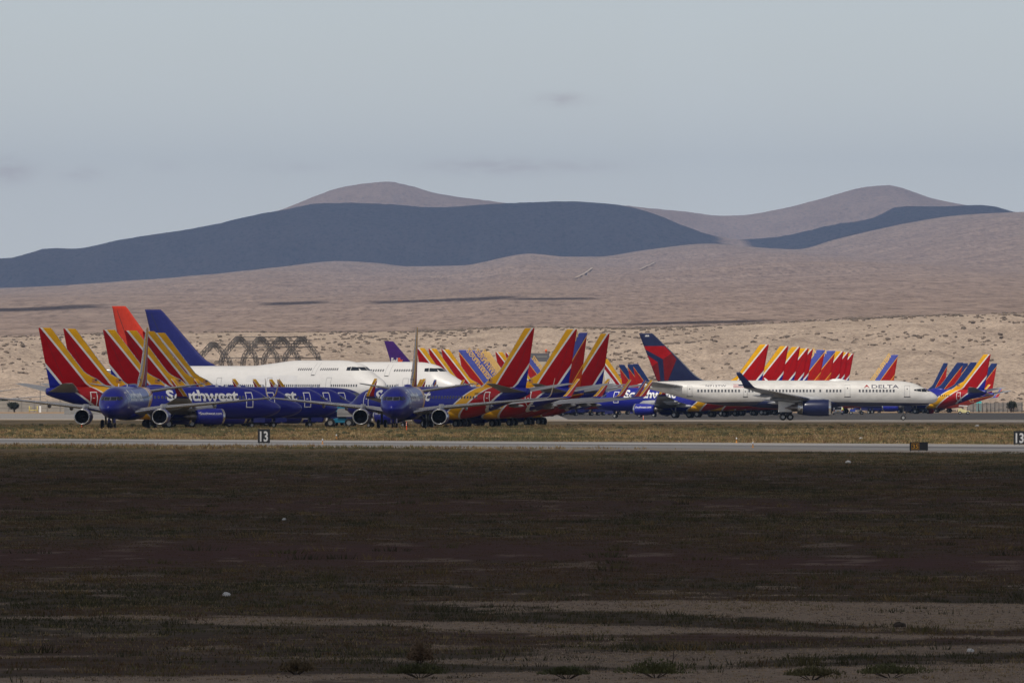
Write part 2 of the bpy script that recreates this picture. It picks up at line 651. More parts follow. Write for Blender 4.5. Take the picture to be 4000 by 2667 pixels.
def door_mesh(F, xc, w, z0, z1, side, skin, frame, hole=None):
    mb = MB()
    t = .055
    F.patch(mb, xc - w / 2, xc + w / 2, z0, z1, side, .012, 0 if hole is None else 2, 2, 6)
    if frame:
        o = .024
        F.patch(mb, xc - w / 2 - t, xc - w / 2 + t, z0, z1, side, o, 1, 1, 6)
        F.patch(mb, xc + w / 2 - t, xc + w / 2 + t, z0, z1, side, o, 1, 1, 6)
        F.patch(mb, xc - w / 2 - t, xc + w / 2 + t, z0 - t, z0 + t, side, o + .002, 1, 3, 1)
        F.patch(mb, xc - w / 2 - t, xc + w / 2 + t, z1 - t, z1 + t, side, o + .002, 1, 3, 1)
        F.patch(mb, xc - .1, xc + .18, z0 + (z1 - z0) * .55, z0 + (z1 - z0) * .6, side, o, 1, 1, 1)
    if hole:
        x1 = xc - w / 2
        ya = F.y(x1, (z0 + z1) / 2)
        bx(mb, x1 - w, x1 - .05, side * (ya + .25) - .06, side * (ya + .25) + .06, z0, z1, 3)
    return mb.mesh('door', [skin, frame or skin, M['dark'], M['panegrey']])


def flag(add_quad):
    """stars-and-stripes patch as small coloured strips; add_quad(u0,u1,v0,v1,mat) in 0..1"""
    for k in range(7):
        add_quad(0, 1, k / 7, (k + 1) / 7, 'dred' if k % 2 == 0 else 'white')


# ------------------------------------------------------------------ the 737-like twin
F737 = Fus([(0, 2.50, 2.46, .02), (.06, 2.66, 2.30, .20), (.15, 2.80, 2.17, .34), (.5, 3.06, 1.88, .64), (1.0, 3.30, 1.66, .94), (1.6, 3.56, 1.48, 1.20),
            (2.4, 4.12, 1.36, 1.45), (3.2, 4.60, 1.28, 1.62), (4.5, 4.99, 1.20, 1.78), (6.0, 5.14, 1.16, 1.87), (7.5, 5.18, 1.15, 1.88),
            (20, 5.18, 1.15, 1.88), (22.5, 5.18, 1.40, 1.86), (25, 5.18, 2.0, 1.72), (28, 5.17, 2.90, 1.34), (30.5, 5.13, 3.60, .85), (31.8, 5.08, 4.0, .50), (32.2, 4.98, 4.18, .36)])
FIN737 = Fin([(4.95, 23.2, 31.75, .03), (5.5, 24.3, 31.85, .05), (6.15, 25.25, 31.98, .075), (6.7, 26.45, 32.1, .095), (7.1, 27.05, 32.18, .105),
              (8.1, 27.92, 32.4, .11), (12.38, 31.45, 33.28, .10), (12.5, 31.62, 33.3, .07)])


def twin(livery, winframe=False, opened=False, regis=None, near=False):
    """parts of one twin-jet; livery new / old / plain / heart / white"""
    new = livery in ('new',)
    body = {'new': M['new'], 'old': M['oldbody'], 'plain': M['oldbody'], 'heart': M['white'], 'white': M['white'], 'glint': M['white']}[livery]
    finm = {'new': M['newfin'], 'old': M['oldfin'], 'plain': M['plainfin'], 'heart': M['heartfin'], 'white': M['white'], 'glint': M['cream']}[livery]  # sun glint on one old tail is painted in as a sand coloured fin
    wlm = M['wl_new'] if livery in ('new', 'heart') else (M['wl_old'] if livery != 'white' else M['white'])
    cowl = {'new': M['blue'], 'old': M['blue_old'], 'plain': M['blue_old'], 'heart': M['blue'], 'white': M['white'], 'glint': M['cream']}[livery]
    F = F737
    P = []
    mb = MB()
    F.body(mb, 0)
    # belly fairing round the wing root
    rings = []
    for x, k in [(10.2, .05), (11, .55), (12.5, .92), (14, 1), (18, 1), (20, .8), (21.5, .3), (22.2, .03)]:
        rings.append([(x, 2.02 * k * math.cos(a) * (1 if math.sin(a) < 0 else .97), 1.95 + (.92 * math.sin(a)) * (.5 + .5 * k)) for a in [2 * PI * j / 20 for j in range(20)]])
    loft(mb, rings, 0, True, True)
    wins = [5.95 + .508 * k for k in range(38) if k not in (15,)]
    for side in (1, -1):
        if new:
            if side > 0: F.text(mb, 'Southwest', 1, 16.5, 6.6, 3.38, 4.80, 1, .02, .035)
            else: F.text(mb, 'Southwest', -1, 6.6, 16.5, 3.38, 4.80, 1, .02, .035)
        if not winframe:
            for x in wins:
                F.patch(mb, x - .11, x + .11, 3.71, 4.01, side, .032, 2, 1, 2)
        if regis:
            F.text(mb, regis, side, 26.0 if side > 0 else 24.3, 24.4 if side > 0 else 25.9, 4.15, 4.46, 3, .03, .01)
    # blade aerials
    for x, h in [(8.5, .35), (15.5, .3), (12, .0)]:
        if h: prism(mb, [(x, 5.12), (x + .5, 5.12), (x + .45, 5.18 + h), (x + .25, 5.18 + h)], -.03, .03, 1)
    P.append(Part('fuselage', mb.mesh('fuselage', [body, M['white'], M['pane'], M['ink']])))
    # cockpit windows
    mb = MB()
    for side in (1, -1):
        y0, y1 = (.05, .74) if side > 0 else (-.74, -.05)
        F.front(mb, y0 - .04, y1 + .04, 3.46, 3.92, .010, 1)
        F.front(mb, y0, y1, 3.49, 3.89, .022, 0)
        for q in ([(2.02, 3.50), (2.02, 3.90), (2.58, 3.98), (2.48, 3.50)], [(2.62, 3.56), (2.68, 3.98), (3.08, 3.92), (3.0, 3.66)]):
            F.quad(mb, q, side, .016, 0)
    P.append(Part('windshield', mb.mesh('windshield', [M['glass'], M['panegrey']])))
    mb = MB()
    rings = []
    for x, k in [(18.9, .03), (19.2, .5), (19.8, .9), (20.6, 1), (21.4, .85), (22.0, .4), (22.3, .03)]:
        rings.append([(x, .62 * k * math.cos(a), 5.08 + .40 * k * math.sin(a)) for a in [2 * PI * j / 16 for j in range(16)]])
    loft(mb, rings, 0, True, True)
    P.append(Part('antenna_fairing', mb.mesh('antenna_fairing', [M['blue'] if livery != 'white' else M['white']])))
    for side in (1, -1):
        P.append(Part('door', door_mesh(F, 5.1, .9, 2.62, 4.45, side, body, M['white'], True if (opened and side > 0) else None), label='dark open doorway with door swung forward' if (opened and side > 0) else None))
        P.append(Part('door', door_mesh(F, 26.4, .82, 2.75, 4.5, side, body, M['white'])))
    if winframe:
        for side in (1, -1):
            for x in wins:
                w = MB()
                F.patch(w, x - .125, x + .125, 3.70, 4.02, side, .030, 1, 1, 2)
                F.patch(w, x - .10, x + .10, 3.725, 3.995, side, .036, 0, 1, 2)
                P.append(Part('cabin_window', w.mesh('cabin_window', [M['pane'], M['panegrey']])))
    # fin
    mb = MB()
    FIN737.mesh(mb, 0, 4)
    if livery == 'old':
        dn = math.hypot(.88, 1)
        d = (.88 / dn, 1 / dn)
        FIN737.text(mb, 'SOUTHWEST', -1, (26.5, 6.3), d, 7.9, 1.12, 1, .015)
        FIN737.text(mb, 'SOUTHWEST', 1, (26.5 + 7.9 * d[0], 6.3 + 7.9 * d[1]), (d[0], -d[1]), 7.9, 1.12, 1, .015)
    if new:
        for k in range(7):
            z0 = 5.72 + .06 * k
            FIN737.poly(mb, [(25.35, z0), (26.05, z0), (26.05, z0 + .06), (25.35, z0 + .06)], .02, 2 if k % 2 == 0 else 1, 2)
        FIN737.poly(mb, [(25.35, 5.93), (25.68, 5.93), (25.68, 6.14), (25.35, 6.14)], .03, 3, 2)
    # rudder hinge gap and a fin-tip cap line
    FIN737.poly(mb, [(30.02, 6.2), (30.06, 6.2), (32.86, 12.2), (32.82, 12.2)], .006, 5, 6)
    P.append(Part('tail_fin', mb.mesh('tail_fin', [finm, M['cream'], M['dred'], M['ink'], M['metal'], M['dark']])))
    for s in (1, -1):
        mb = MB()
        surface(mb, [(27.6, s * .3, 4.55, 4.6, .10, (0, 1)), (28.1, s * .9, 4.62, 4.1, .10, (0, 1)), (31.75, s * 7.0, 5.55, 1.55, .09, (0, 1)), (32.0, s * 7.2, 5.58, 1.2, .05, (0, 1))], 0, 1)
        P.append(Part('stabilizer', mb.mesh('stabilizer', [M['wing'], M['metal']])))
    # wings
    for s in (1, -1):
        mb = MB()
        surface(mb, [(10.9, s * .2, 1.9, 8.6, .12, (0, 1)), (12.0, s * 1.9, 2.1, 7.4, .12, (0, 1)), (13.1, s * 3.6, 2.4, 6.2, .115, (0, 1)), (14.2, s * 5.4, 2.66, 5.0, .11, (0, 1)),
                     (17.3, s * 11.0, 3.2, 3.35, .105, (0, 1)), (20.55, s * 16.9, 3.76, 1.8, .10, (0, 1))], 0, 1)
        for yy, xx, zz in [(3.4, 18.6, 2.1), (7.4, 18.4, 2.55), (10.3, 19.4, 2.85)]:
            rr = []
            for q, k in [(0, .04), (.5, .7), (1.3, 1), (2.3, .75), (3.0, .05)]:
                rr.append([(xx + q - 1.2, s * yy + .16 * k * math.cos(a), zz - .06 + .27 * k * math.sin(a)) for a in [2 * PI * j / 10 for j in range(10)]])
            loft(mb, rr, 0, True, True)
        wm = mb.mesh('wing', [M['wing'], M['metal']])
        mb = MB()
        secs = [(20.55, 16.9, 3.76, 1.8, 0), (20.75, 17.2, 3.82, 1.65, .35), (20.98, 17.45, 4.0, 1.48, .8), (21.28, 17.6, 4.3, 1.3, 1.2), (21.8, 17.72, 4.9, 1.08, 1.4), (22.55, 17.85, 5.75, .78, 1.42), (22.95, 17.92, 6.2, .5, 1.42)]
        surface(mb, [(a, s * b, c, d, .09, (-s * math.sin(e), math.cos(e))) for a, b, c, d, e in secs], 0, 1)
        P.append(Part('wing', wm, subs=[Part('winglet', mb.mesh('winglet', [wlm, M['metal']]))]))
        ex, ey, ez, er = 10.3, s * 4.83, 1.47, 1.05

        def dec(mb, s=s):
            if not new: return
            uv, fs = text2d('Southwest.com', .01, 3)
            for side in (1, -1):
                vs = []
                for u, v in uv:
                    x = ex + .55 + 2.9 * ((1 - u) if side > 0 else u)
                    z = ez + .22 + .34 * v
                    rr = er * (1.0 if x < ex + 2.2 else 1.0 - (x - ex - 2.2) * .075) + .015
                    vs.append((x, ey + side * math.sqrt(max(rr * rr - (z - ez) ** 2, 0)), z))
                mb.add(vs, fs, 5)
        P.append(nacelle(ex, ey, ez, er, 3.9, cowl, [cowl, M['dmetal'], M['dark'], M['metal'], M['wing'], M['white']], dec))
    P.append(gear('nose_gear', 4.1, 0, .36, .22, 1.5, [(0, -.26), (0, .26)], [(2.3, 3.9, -.36, -.33, .72, 1.3), (2.3, 3.9, .33, .36, .72, 1.3)], M['blue'] if livery != 'white' else M['white']))
    for s in (1, -1):
        P.append(gear('main_gear', 17.0, s * 2.86, .56, .38, 2.2, [(0, -.43), (0, .43)]))
    return P


# ------------------------------------------------------------------ the longer white twin
F757 = Fus([(0, 3.42, 3.36, .03), (.06, 3.60, 3.18, .24), (.2, 3.82, 2.98, .45), (.6, 4.18, 2.72, .78), (1.2, 4.52, 2.52, 1.08), (2.0, 4.92, 2.40, 1.34), (3.0, 5.45, 2.30, 1.58), (4.2, 5.86, 2.24, 1.75), (6.0, 6.12, 2.2, 1.86), (8, 6.2, 2.2, 1.88),
            (32, 6.2, 2.2, 1.88), (35, 6.2, 2.45, 1.84), (38, 6.18, 3.05, 1.66), (41.5, 6.1, 3.95, 1.22), (44.5, 5.95, 4.7, .72), (46.3, 5.75, 5.15, .32), (46.8, 5.6, 5.3, .14)])
FIN757 = Fin([(5.95, 35.4, 43.6, .02), (6.3, 36.6, 43.85, .045), (6.9, 37.6, 44.1, .08), (7.6, 38.35, 44.35, .1), (9.5, 40.2, 45.05, .1), (13.4, 44.3, 46.55, .09), (13.56, 44.55, 46.6, .06)])


def long_twin(kind):
    d = kind == 'delta'
    body = M['delta'] if d else M['white']
    F, P = F757, []
    mb = MB()
    F.body(mb, 0)
    rings = []
    for x, k in [(14.5, .05), (16, .6), (18, .95), (20, 1), (25, 1), (27, .8), (29, .3), (30, .03)]:
        rings.append([(x, 2.15 * k * math.cos(a), 2.75 + (.95 * math.sin(a)) * (.5 + .5 * k)) for a in [2 * PI * j / 20 for j in range(20)]])
    loft(mb, rings, 2 if d else 0, True, True)
    if d:
        for side in (1, -1):
            a, b = (10.35, 6.1) if side > 0 else (6.1, 10.35)
            F.text(mb, 'DELTA', side, a, b, 5.0, 5.52, 1, .02, .012)
            xw = 11.1 if side > 0 else 5.2
            F.quad(mb, [(xw - .5, 5.0), (xw - .02, 5.55), (xw + .02, 5.55), (xw + .5, 5.0)], side, .022, 3)
            F.quad(mb, [(xw - .5, 4.995), (xw - .02, 5.25), (xw + .02, 5.25), (xw + .5, 4.995)], side, .03, 0)
            a, b = (36.2, 33.0) if side > 0 else (33.0, 36.2)
            F.text(mb, 'N712TW', side, a, b, 5.22, 5.52, 1, .02, .0)
            for k in range(5):
                F.patch(mb, 30.3, 31.9, 5.1 + .1 * k, 5.2 + .1 * k, side, .02, 3 if k % 2 == 0 else 4, 2, 1)
            F.patch(mb, 30.3 if side > 0 else 31.1, 31.1 if side > 0 else 31.9, 5.3, 5.6, side, .026, 1, 2, 2)
    else:
        for side in (1, -1):
            for k in range(60):
                x = 7 + .55 * k
                F.patch(mb, x - .13, x + .13, 4.4, 4.78, side, .02, 1, 1, 2)
    mb2 = MB()
    P.append(Part('fuselage', mb.mesh('fuselage', [body, M['ink'], M['navy'] if d else M['white'], M['dred'], M['white']])))
    mb = MB()
    for side in (1, -1):
        y0, y1 = (.04, .72) if side > 0 else (-.72, -.04)
        F.front(mb, y0, y1, 4.48, 4.94, .015, 0)
        for q in ([(1.72, 4.42), (1.92, 4.86), (2.6, 4.92), (2.5, 4.44)], [(2.56, 4.46), (2.66, 4.92), (3.35, 4.86), (3.2, 4.54)], [(3.26, 4.56), (3.40, 4.86), (3.75, 4.80), (3.7, 4.62)]):
            F.quad(mb, q, side, .016, 0)
    P.append(Part('windshield', mb.mesh('windshield', [M['glass']])))
    if d:
        wx = [6.9 + .53 * k for k in range(11)] + [15.2 + .53 * k for k in range(5)] + [18.35] + [19.35 + .53 * k for k in range(20)] + [31.0 + .53 * k for k in range(13)]
        for side in (1, -1):
            for x in wx:
                w = MB()
                F.patch(w, x - .15, x + .15, 4.38, 4.80, side, .02, 1, 1, 2)
                F.patch(w, x - .11, x + .11, 4.44, 4.76, side, .028, 0, 1, 2)
                P.append(Part('cabin_window', w.mesh('cabin_window', [M['pane'], M['panegrey']])))
    for side in (1, -1):
        for xc, w, z0, z1 in [(4.8, .8, 3.7, 5.4), (14.1, .8, 3.7, 5.5), (30.0, .55, 3.7, 5.0), (38.7, .75, 3.75, 5.4)]:
            m = MB()
            F.patch(m, xc - w / 2, xc + w / 2, z0, z1, side, .012, 0, 2, 5)
            for q in (xc - w / 2, xc + w / 2): F.patch(m, q - .02, q + .02, z0, z1, side, .02, 1, 1, 5)
            F.patch(m, xc - w / 2, xc + w / 2, z1 - .02, z1 + .02, side, .02, 1, 2, 1)
            F.patch(m, xc - w / 2 - .1, xc + w / 2 + .1, z0 - .1, z0 + .02, side, .03, 2, 2, 1)
            F.patch(m, xc - .08, xc + .08, z1 - .62, z1 - .42, side, .022, 2, 1, 1)
            P.append(Part('door', m.mesh('door', [body, M['panegrey'], M['pane']])))
    mb = MB()
    rings = []
    for x, k in [(14.2, .03), (14.6, .6), (15.4, 1), (16.4, .9), (16.9, .4), (17.1, .03)]:
        rings.append([(x, .6 * k * math.cos(a), 6.1 + .38 * k * math.sin(a)) for a in [2 * PI * j / 16 for j in range(16)]])
    loft(mb, rings, 0, True, True)
    prism(mb, [(26.4, 6.15), (26.9, 6.15), (27.15, 6.6), (26.95, 6.6)], -.03, .03, 0)
    P.append(Part('antenna_fairing', mb.mesh('antenna_fairing', [M['white']])))
    mb = MB()
    FIN757.mesh(mb, 0, 5)
    if d:
        q = lambda u, v: (46.6 - (u - 47) * .3444 / 24.4, 13.56 - (v - 345) * .3444 / 24.9)
        for pts, m in [([(104, 490), (330, 489), (408, 570), (312, 638), (112, 526)], 2), ([(408, 570), (462, 640), (368, 878), (329, 878), (312, 638)], 3),
                       ([(142, 594), (256, 672), (190, 720)], 2), ([(190, 720), (256, 672), (284, 880), (246, 880)], 3)]:
            pp = [q(u, v) for u, v in pts]
            pp = [(min(x, np.interp(z, FIN757.a[:, 0], FIN757.a[:, 2]) - .02), z) for x, z in pp]
            FIN757.poly(mb, pp, .014, m, 8)
        for side in (1, -1):
            FIN757.text(mb, '6808', side, (45.35 + side * .3, 13.02), (1, 0), .62, .26, 4, .02)
    else:
        for side in (1, -1):
            FIN757.text(mb, 'Fed', side, (45.0 if side > 0 else 42.3, 9.15), (1, 0), 1.4, 1.25, 4, .06)
            FIN757.text(mb, 'Ex', side, (43.5 if side > 0 else 43.8, 9.15), (1, 0), 1.15, 1.25, 6, .06)
    P.append(Part('tail_fin', mb.mesh('tail_fin', [M['navy'] if d else M['purple'], M['white'], M['dred'], M['ddred'], M['white'], M['metal'], M['orange']])))
    wm_, = (M['dwing'],)
    for s in (1, -1):
        mb = MB()
        surface(mb, [(38.9, s * .4, 5.15, 5.6, .1, (0, 1)), (39.6, s * 1.2, 5.25, 5.0, .1, (0, 1)), (44.2, s * 7.4, 5.95, 1.9, .09, (0, 1)), (44.5, s * 7.6, 5.98, 1.5, .05, (0, 1))], 0, 1)
        P.append(Part('stabilizer', mb.mesh('stabilizer', [wm_, M['metal']])))
        mb = MB()
        surface(mb, [(15.6, s * .2, 2.5, 10.2, .12, (0, 1)), (16.9, s * 2.0, 2.75, 8.8, .12, (0, 1)), (19.6, s * 6.2, 3.3, 5.7, .11, (0, 1)), (24.2, s * 12.6, 4.2, 3.6, .10, (0, 1)), (28.3, s * 18.6, 5.0, 1.9, .10, (0, 1))], 0, 1)
        for yy, xx, zz in [(4.2, 24.2, 2.75), (8.4, 25.0, 3.3), (12.4, 26.6, 3.9)]:
            rr = []
            for qx, k in [(0, .04), (.6, .7), (1.6, 1), (2.7, .75), (3.6, .05)]:
                rr.append([(xx + qx - 1.2, s * yy + .18 * k * math.cos(a), zz - .05 + .3 * k * math.sin(a)) for a in [2 * PI * j / 10 for j in range(10)]])
            loft(mb, rr, 0, True, True)
        wing = mb.mesh('wing', [wm_, M['metal']])
        mb = MB()
        secs = [(28.3, 18.6, 5.0, 1.9, 0), (28.55, 18.95, 5.08, 1.75, .4), (28.85, 19.2, 5.3, 1.55, .9), (29.2, 19.4, 5.7, 1.35, 1.25), (29.85, 19.6, 6.4, 1.05, 1.4), (30.6, 19.75, 7.2, .75, 1.42), (30.9, 19.8, 7.5, .5, 1.42)]
        surface(mb, [(a, s * b, c, dd, .09, (-s * math.sin(e), math.cos(e))) for a, b, c, dd, e in secs], 0, 0)
        P.append(Part('wing', wing, subs=[Part('winglet', mb.mesh('winglet', [M['navy'] if d else M['white']]))]))
        cw = M['navy'] if d else M['white']
        P.append(nacelle(16.7, s * 6.5, 1.95, 1.34, 5.2, cw, [cw, M['dmetal'], M['dark'], M['metal'], M['wing'], M['white']], None, 1))
    P.append(gear('nose_gear', 5.4, 0, .4, .26, 2.5, [(0, -.3), (0, .3)], [(4.2, 5.2, -.4, -.36, 1.5, 2.4), (4.2, 5.2, .36, .4, 1.5, 2.4)], M['navy'] if d else M['white']))
    for s in (1, -1):
        P.append(gear('main_gear', 23.6, s * 3.66, .52, .38, 3.0, [(-.57, -.45), (-.57, .45), (.57, -.45), (.57, .45)], [(22.3, 24.9, s * 4.35 - .04, s * 4.35 + .04, 1.3, 3.1)], M['white']))
    return P


# ------------------------------------------------------------------ the four-engined jumbo
F747 = Fus([(0, 5.36, 5.24, .06), (.1, 5.66, 4.92, .4), (.3, 5.95, 4.6, .72), (1, 6.5, 3.95, 1.45), (2, 6.98, 3.4, 2.05), (4.2, 8.15, 2.75, 2.75), (6.2, 9.25, 2.4, 3.08), (9.3, 9.8, 2.2, 3.24), (12, 9.88, 2.15, 3.25), (22, 9.88, 2.15, 3.25),
            (28, 9.4, 2.15, 3.25), (34, 8.95, 2.15, 3.25), (48, 8.95, 2.2, 3.22), (54, 8.95, 3.1, 2.98), (60, 8.92, 4.7, 2.3), (65, 8.7, 6.2, 1.45), (68, 8.35, 7.1, .65), (68.8, 8.1, 7.4, .25)],
           52, lambda x: float(np.interp(x, [2, 8, 24, 34], [0, .24, .24, 0])))
FIN747 = Fin([(8.6, 51.5, 67.0, .02), (9.3, 54.6, 67.2, .05), (10.2, 56.6, 67.5, .09), (11.2, 57.9, 67.8, .1), (18.9, 66.0, 70.0, .085), (19.4, 66.7, 70.2, .05)])


def jumbo(finm):
    F, P = F747, []
    mb = MB(); F.body(mb, 0)
    rings = []
    for x, k in [(17, .05), (20, .7), (23, 1), (36, 1), (40, .7), (44, .05)]:
        rings.append([(x, 3.7 * k * math.cos(a), 3.1 + 1.25 * math.sin(a) * (.5 + .5 * k)) for a in [2 * PI * j / 20 for j in range(20)]])
    loft(mb, rings, 0, True, True)
    for side in (1, -1):
        for x0, n in [(9.6, 9), (16.3, 7)]:
            for k in range(n):
                x = x0 + .52 * k
                F.patch(mb, x - .13, x + .13, 8.15, 8.55, side, .03, 1, 1, 2)
        for x0, n in [(4.2, 12), (13.0, 24), (27.5, 20), (40.5, 22), (54, 12)]:
            for k in range(n):
                x = x0 + .52 * k
                F.patch(mb, x - .14, x + .14, 5.35, 5.75, side, .03, 1, 1, 2)
    P.append(Part('fuselage', mb.mesh('fuselage', [M['jumbo'], M['pane'], M['white']])))
    mb = MB()
    for side in (1, -1):
        y0, y1 = (.06, 1.15) if side > 0 else (-1.15, -.06)
        F.front(mb, y0, y1, 8.15, 8.72, .02, 0)
        for q in ([(4.9, 8.12), (5.5, 8.7), (6.7, 8.78), (6.4, 8.12)], [(6.5, 8.12), (6.8, 8.78), (7.6, 8.7), (7.4, 8.15)]):
            F.quad(mb, q, side, .02, 0)
    P.append(Part('windshield', mb.mesh('windshield', [M['glass']])))
    for side in (1, -1):
        for xc in (10.8, 26.0, 38.9, 52.8):
            m = MB()
            F.patch(m, xc - .6, xc + .6, 4.8, 6.9, side, .015, 0, 2, 5)
            for q in (xc - .6, xc + .6): F.patch(m, q - .03, q + .03, 4.8, 6.9, side, .024, 1, 1, 5)
            F.patch(m, xc - .6, xc + .6, 6.87, 6.93, side, .024, 1, 2, 1)
            P.append(Part('door', m.mesh('door', [M['jumbo'], M['panegrey']])))
        m = MB()
        xc = 15.2
        F.patch(m, xc - .5, xc + .5, 7.4, 9.0, side, .015, 0, 2, 5)
        for q in (xc - .5, xc + .5): F.patch(m, q - .03, q + .03, 7.4, 9.4, side, .024, 1, 1, 5)
        F.patch(m, xc - .45, xc + .45, 7.28, 7.4, side, .04, 2, 2, 1)
        P.append(Part('door', m.mesh('door', [M['jumbo'], M['panegrey'], M['dark']]), label='upper deck door'))
    mb = MB(); FIN747.mesh(mb, 0)
    FIN747.poly(mb, [(63.6, 9.6), (63.75, 9.6), (68.75, 18.6), (68.6, 18.6)], .01, 2, 6)
    P.append(Part('tail_fin', mb.mesh('tail_fin', [finm, M['white'], M['dark']])))
    for s in (1, -1):
        mb = MB()
        surface(mb, [(57.5, s * .6, 7.3, 9.6, .1, (0, 1)), (59, s * 2.0, 7.5, 8.4, .1, (0, 1)), (66.2, s * 11.1, 8.7, 2.6, .08, (0, 1))], 0, 1)
        P.append(Part('stabilizer', mb.mesh('stabilizer', [M['white'], M['metal']])))
        mb = MB()
        surface(mb, [(18, s * .5, 3.0, 17, .12, (0, 1)), (20.5, s * 3.3, 3.4, 14.5, .12, (0, 1)), (28.5, s * 12, 4.6, 9.0, .10, (0, 1)), (45.5, s * 31.5, 7.2, 4.0, .09, (0, 1))], 0, 1)
        P.append(Part('wing', mb.mesh('wing', [M['wing'], M['metal']])))
        for ey, ex, ez in [(11.7, 22.5, 2.2), (21.0, 31.0, 3.4)]:
            P.append(nacelle(ex, s * ey, ez, 1.35, 5.0, M['white'], [M['white'], M['dmetal'], M['dark'], M['metal'], M['wing'], M['white']], None, 1))
    P.append(gear('nose_gear', 7.8, 0, .6, .4, 2.6, [(0, -.45), (0, .45)]))
    for s in (1, -1):
        P.append(gear('main_gear', 32.0, s * 5.5, .6, .42, 3.2, [(-.7, -.55), (-.7, .55), (.7, -.55), (.7, .55)]))
        P.append(gear('main_gear', 35.2, s * 1.9, .6, .42, 3.0, [(-.7, -.55), (-.7, .55), (.7, -.55), (.7, .55)]))
    return P


def spawn(parts, name, loc, heading, label, cat, group=None, scale=1.0):
    """heading = unit (x, y) the nose points to; loc = ground point below the nose"""
    hx, hy = heading
    root = empty(name, loc, math.atan2(-hy, -hx), label=label, cat=cat, group=group)
    if scale != 1.0: root.scale = (scale,) * 3
    for p in parts:
        o = link(p.name, p.mesh, root); o.location = p.loc
        if p.label: o['label'] = p.label
        for q in p.subs:
            s = link(q.name, q.mesh, o); s.location = q.loc
    return root


def head(theta, sx, sy):
    """heading theta degrees off broadside; sx +1 nose right, sy +1 nose away from the camera"""
    a = math.radians(theta)
    return (sx * math.cos(a), sy * math.sin(a))


def by_tail(px, D, hd, xt, k=1.0):
    xt = xt * k
    """ground point under the nose of a plane whose fin-tip trailing edge stands at pixel column px and depth D"""
    X = gx(px, D)
    nx, ny = X + hd[0] * xt, D + hd[1] * xt
    return (nx, ny, ground_z(ny))
# ------------------------------------------------------------------ profiles of the land (columns of a 2352 px wide frame, crest rows)
F2 = 45733.0
H2 = 910.0


def crest(pts, D):
    a = np.array(pts, float)
    return lambda x, d=D: CAMH + (H2 - pchip(a[:, 0], a[:, 1], 1176 + np.asarray(x) * F2 / d)) * d / F2


BL, PL, MID, FAR = 6500.0, 34000.0, 50000.0, 68000.0
bluff_top = crest([(-1500, 790), (-300, 778), (0, 776), (430, 766), (740, 766), (960, 764), (1200, 754), (1460, 757), (1700, 748), (2080, 730), (2352, 722), (2800, 715), (3800, 720)], BL)
foot_top = crest([(-2500, 700), (-600, 675), (0, 662), (200, 655), (400, 640), (600, 620), (780, 600), (860, 604), (940, 612), (1060, 610), (1220, 583), (1290, 590), (1370, 590), (1480, 575), (1630, 560), (1720, 567), (1830, 573), (1920, 550), (2100, 510), (2200, 495), (2352, 487), (2600, 480), (3200, 520), (4500, 560)], PL)
mid_top = crest([(-2500, 720), (-900, 650), (-200, 612), (0, 597), (40, 595), (130, 572), (180, 574), (270, 555), (380, 538), (480, 521), (600, 494), (660, 483), (740, 469), (800, 468), (890, 471), (1000, 478), (1080, 474), (1140, 470), (1310, 465), (1420, 473), (1490, 490), (1560, 518), (1640, 545), (1700, 552), (1780, 546), (1900, 520), (2010, 500), (2070, 474), (2130, 474), (2190, 473), (2260, 470), (2330, 487), (2600, 540), (3500, 640)], MID)
far_top = crest([(-2500, 760), (-600, 700), (0, 640), (350, 570), (560, 505), (640, 486), (720, 455), (780, 434), (840, 423), (890, 419), (940, 428), (1010, 447), (1100, 460), (1180, 469), (1300, 474), (1410, 473), (1500, 482), (1570, 488), (1650, 498), (1700, 497), (1760, 488), (1850, 468), (1930, 445), (1990, 431), (2040, 428), (2080, 440), (2130, 458), (2190, 470), (2300, 490), (2600, 540), (3500, 650)], FAR)


def sstep(t):
    t = np.clip(t, 0, 1)
    return t * t * (3 - 2 * t)


def bluff_z(x, D):
    base = 4850 + 160 * (fbm(x / 260, x * 0, 3, 5) - .5)
    t = np.clip((D - base) / (BL - base), 0, 1)
    prof = .45 * sstep(t * 1.9) + .55 * sstep(t) ** 1.1
    gul = np.abs(fbm(x / 34 + D / 900, D / 420, 4, 31) - .5) * 2
    g = (1 - gul) ** 3 * np.sin(PI * np.clip(t * 1.1, 0, 1)) * 5.6
    n = (fbm(x / 13, D / 90, 5, 77) - .5) * 4.2 * np.sin(PI * t)
    return .28 + (bluff_top(x) - .28) * prof - g + n


def plain_z(x, D):
    zb, zf = bluff_top(x), foot_top(x)
    t = (D - BL) / (PL - BL)
    up = zb + (zf - zb) * np.clip(t, 0, 1) ** 1.12
    roll = (fbm(x / 260, D / 2200, 4, 3) - .5) * 20 * np.clip(t * 1.2, 0, 1) * np.clip((1 - t) * 6, 0, 1)
    down = zf - 90 * sstep((D - PL) / 4000)
    return np.where(t <= 1, up + roll, down)


def ridge_z(top, D0, w0, w1, base, seed):
    def f(x, D):
        c = top(x)
        dd = D - D0 - 1100 * (fbm(x / 1500, x * 0, 2, seed) - .5)
        k = np.where(dd < 0, np.exp(-(dd / w0) ** 2), np.exp(-(dd / w1) ** 2))
        n = (np.abs(fbm(x / 150, D / 1500, 5, seed + 3) - .5) * 2 - .4) * 75 * k * (1 - k) * 2.6
        n2 = (fbm(x / 20, D / 90, 3, seed + 8) - .5) * 4.0
        return base + (c - base) * k - n + n2
    return f


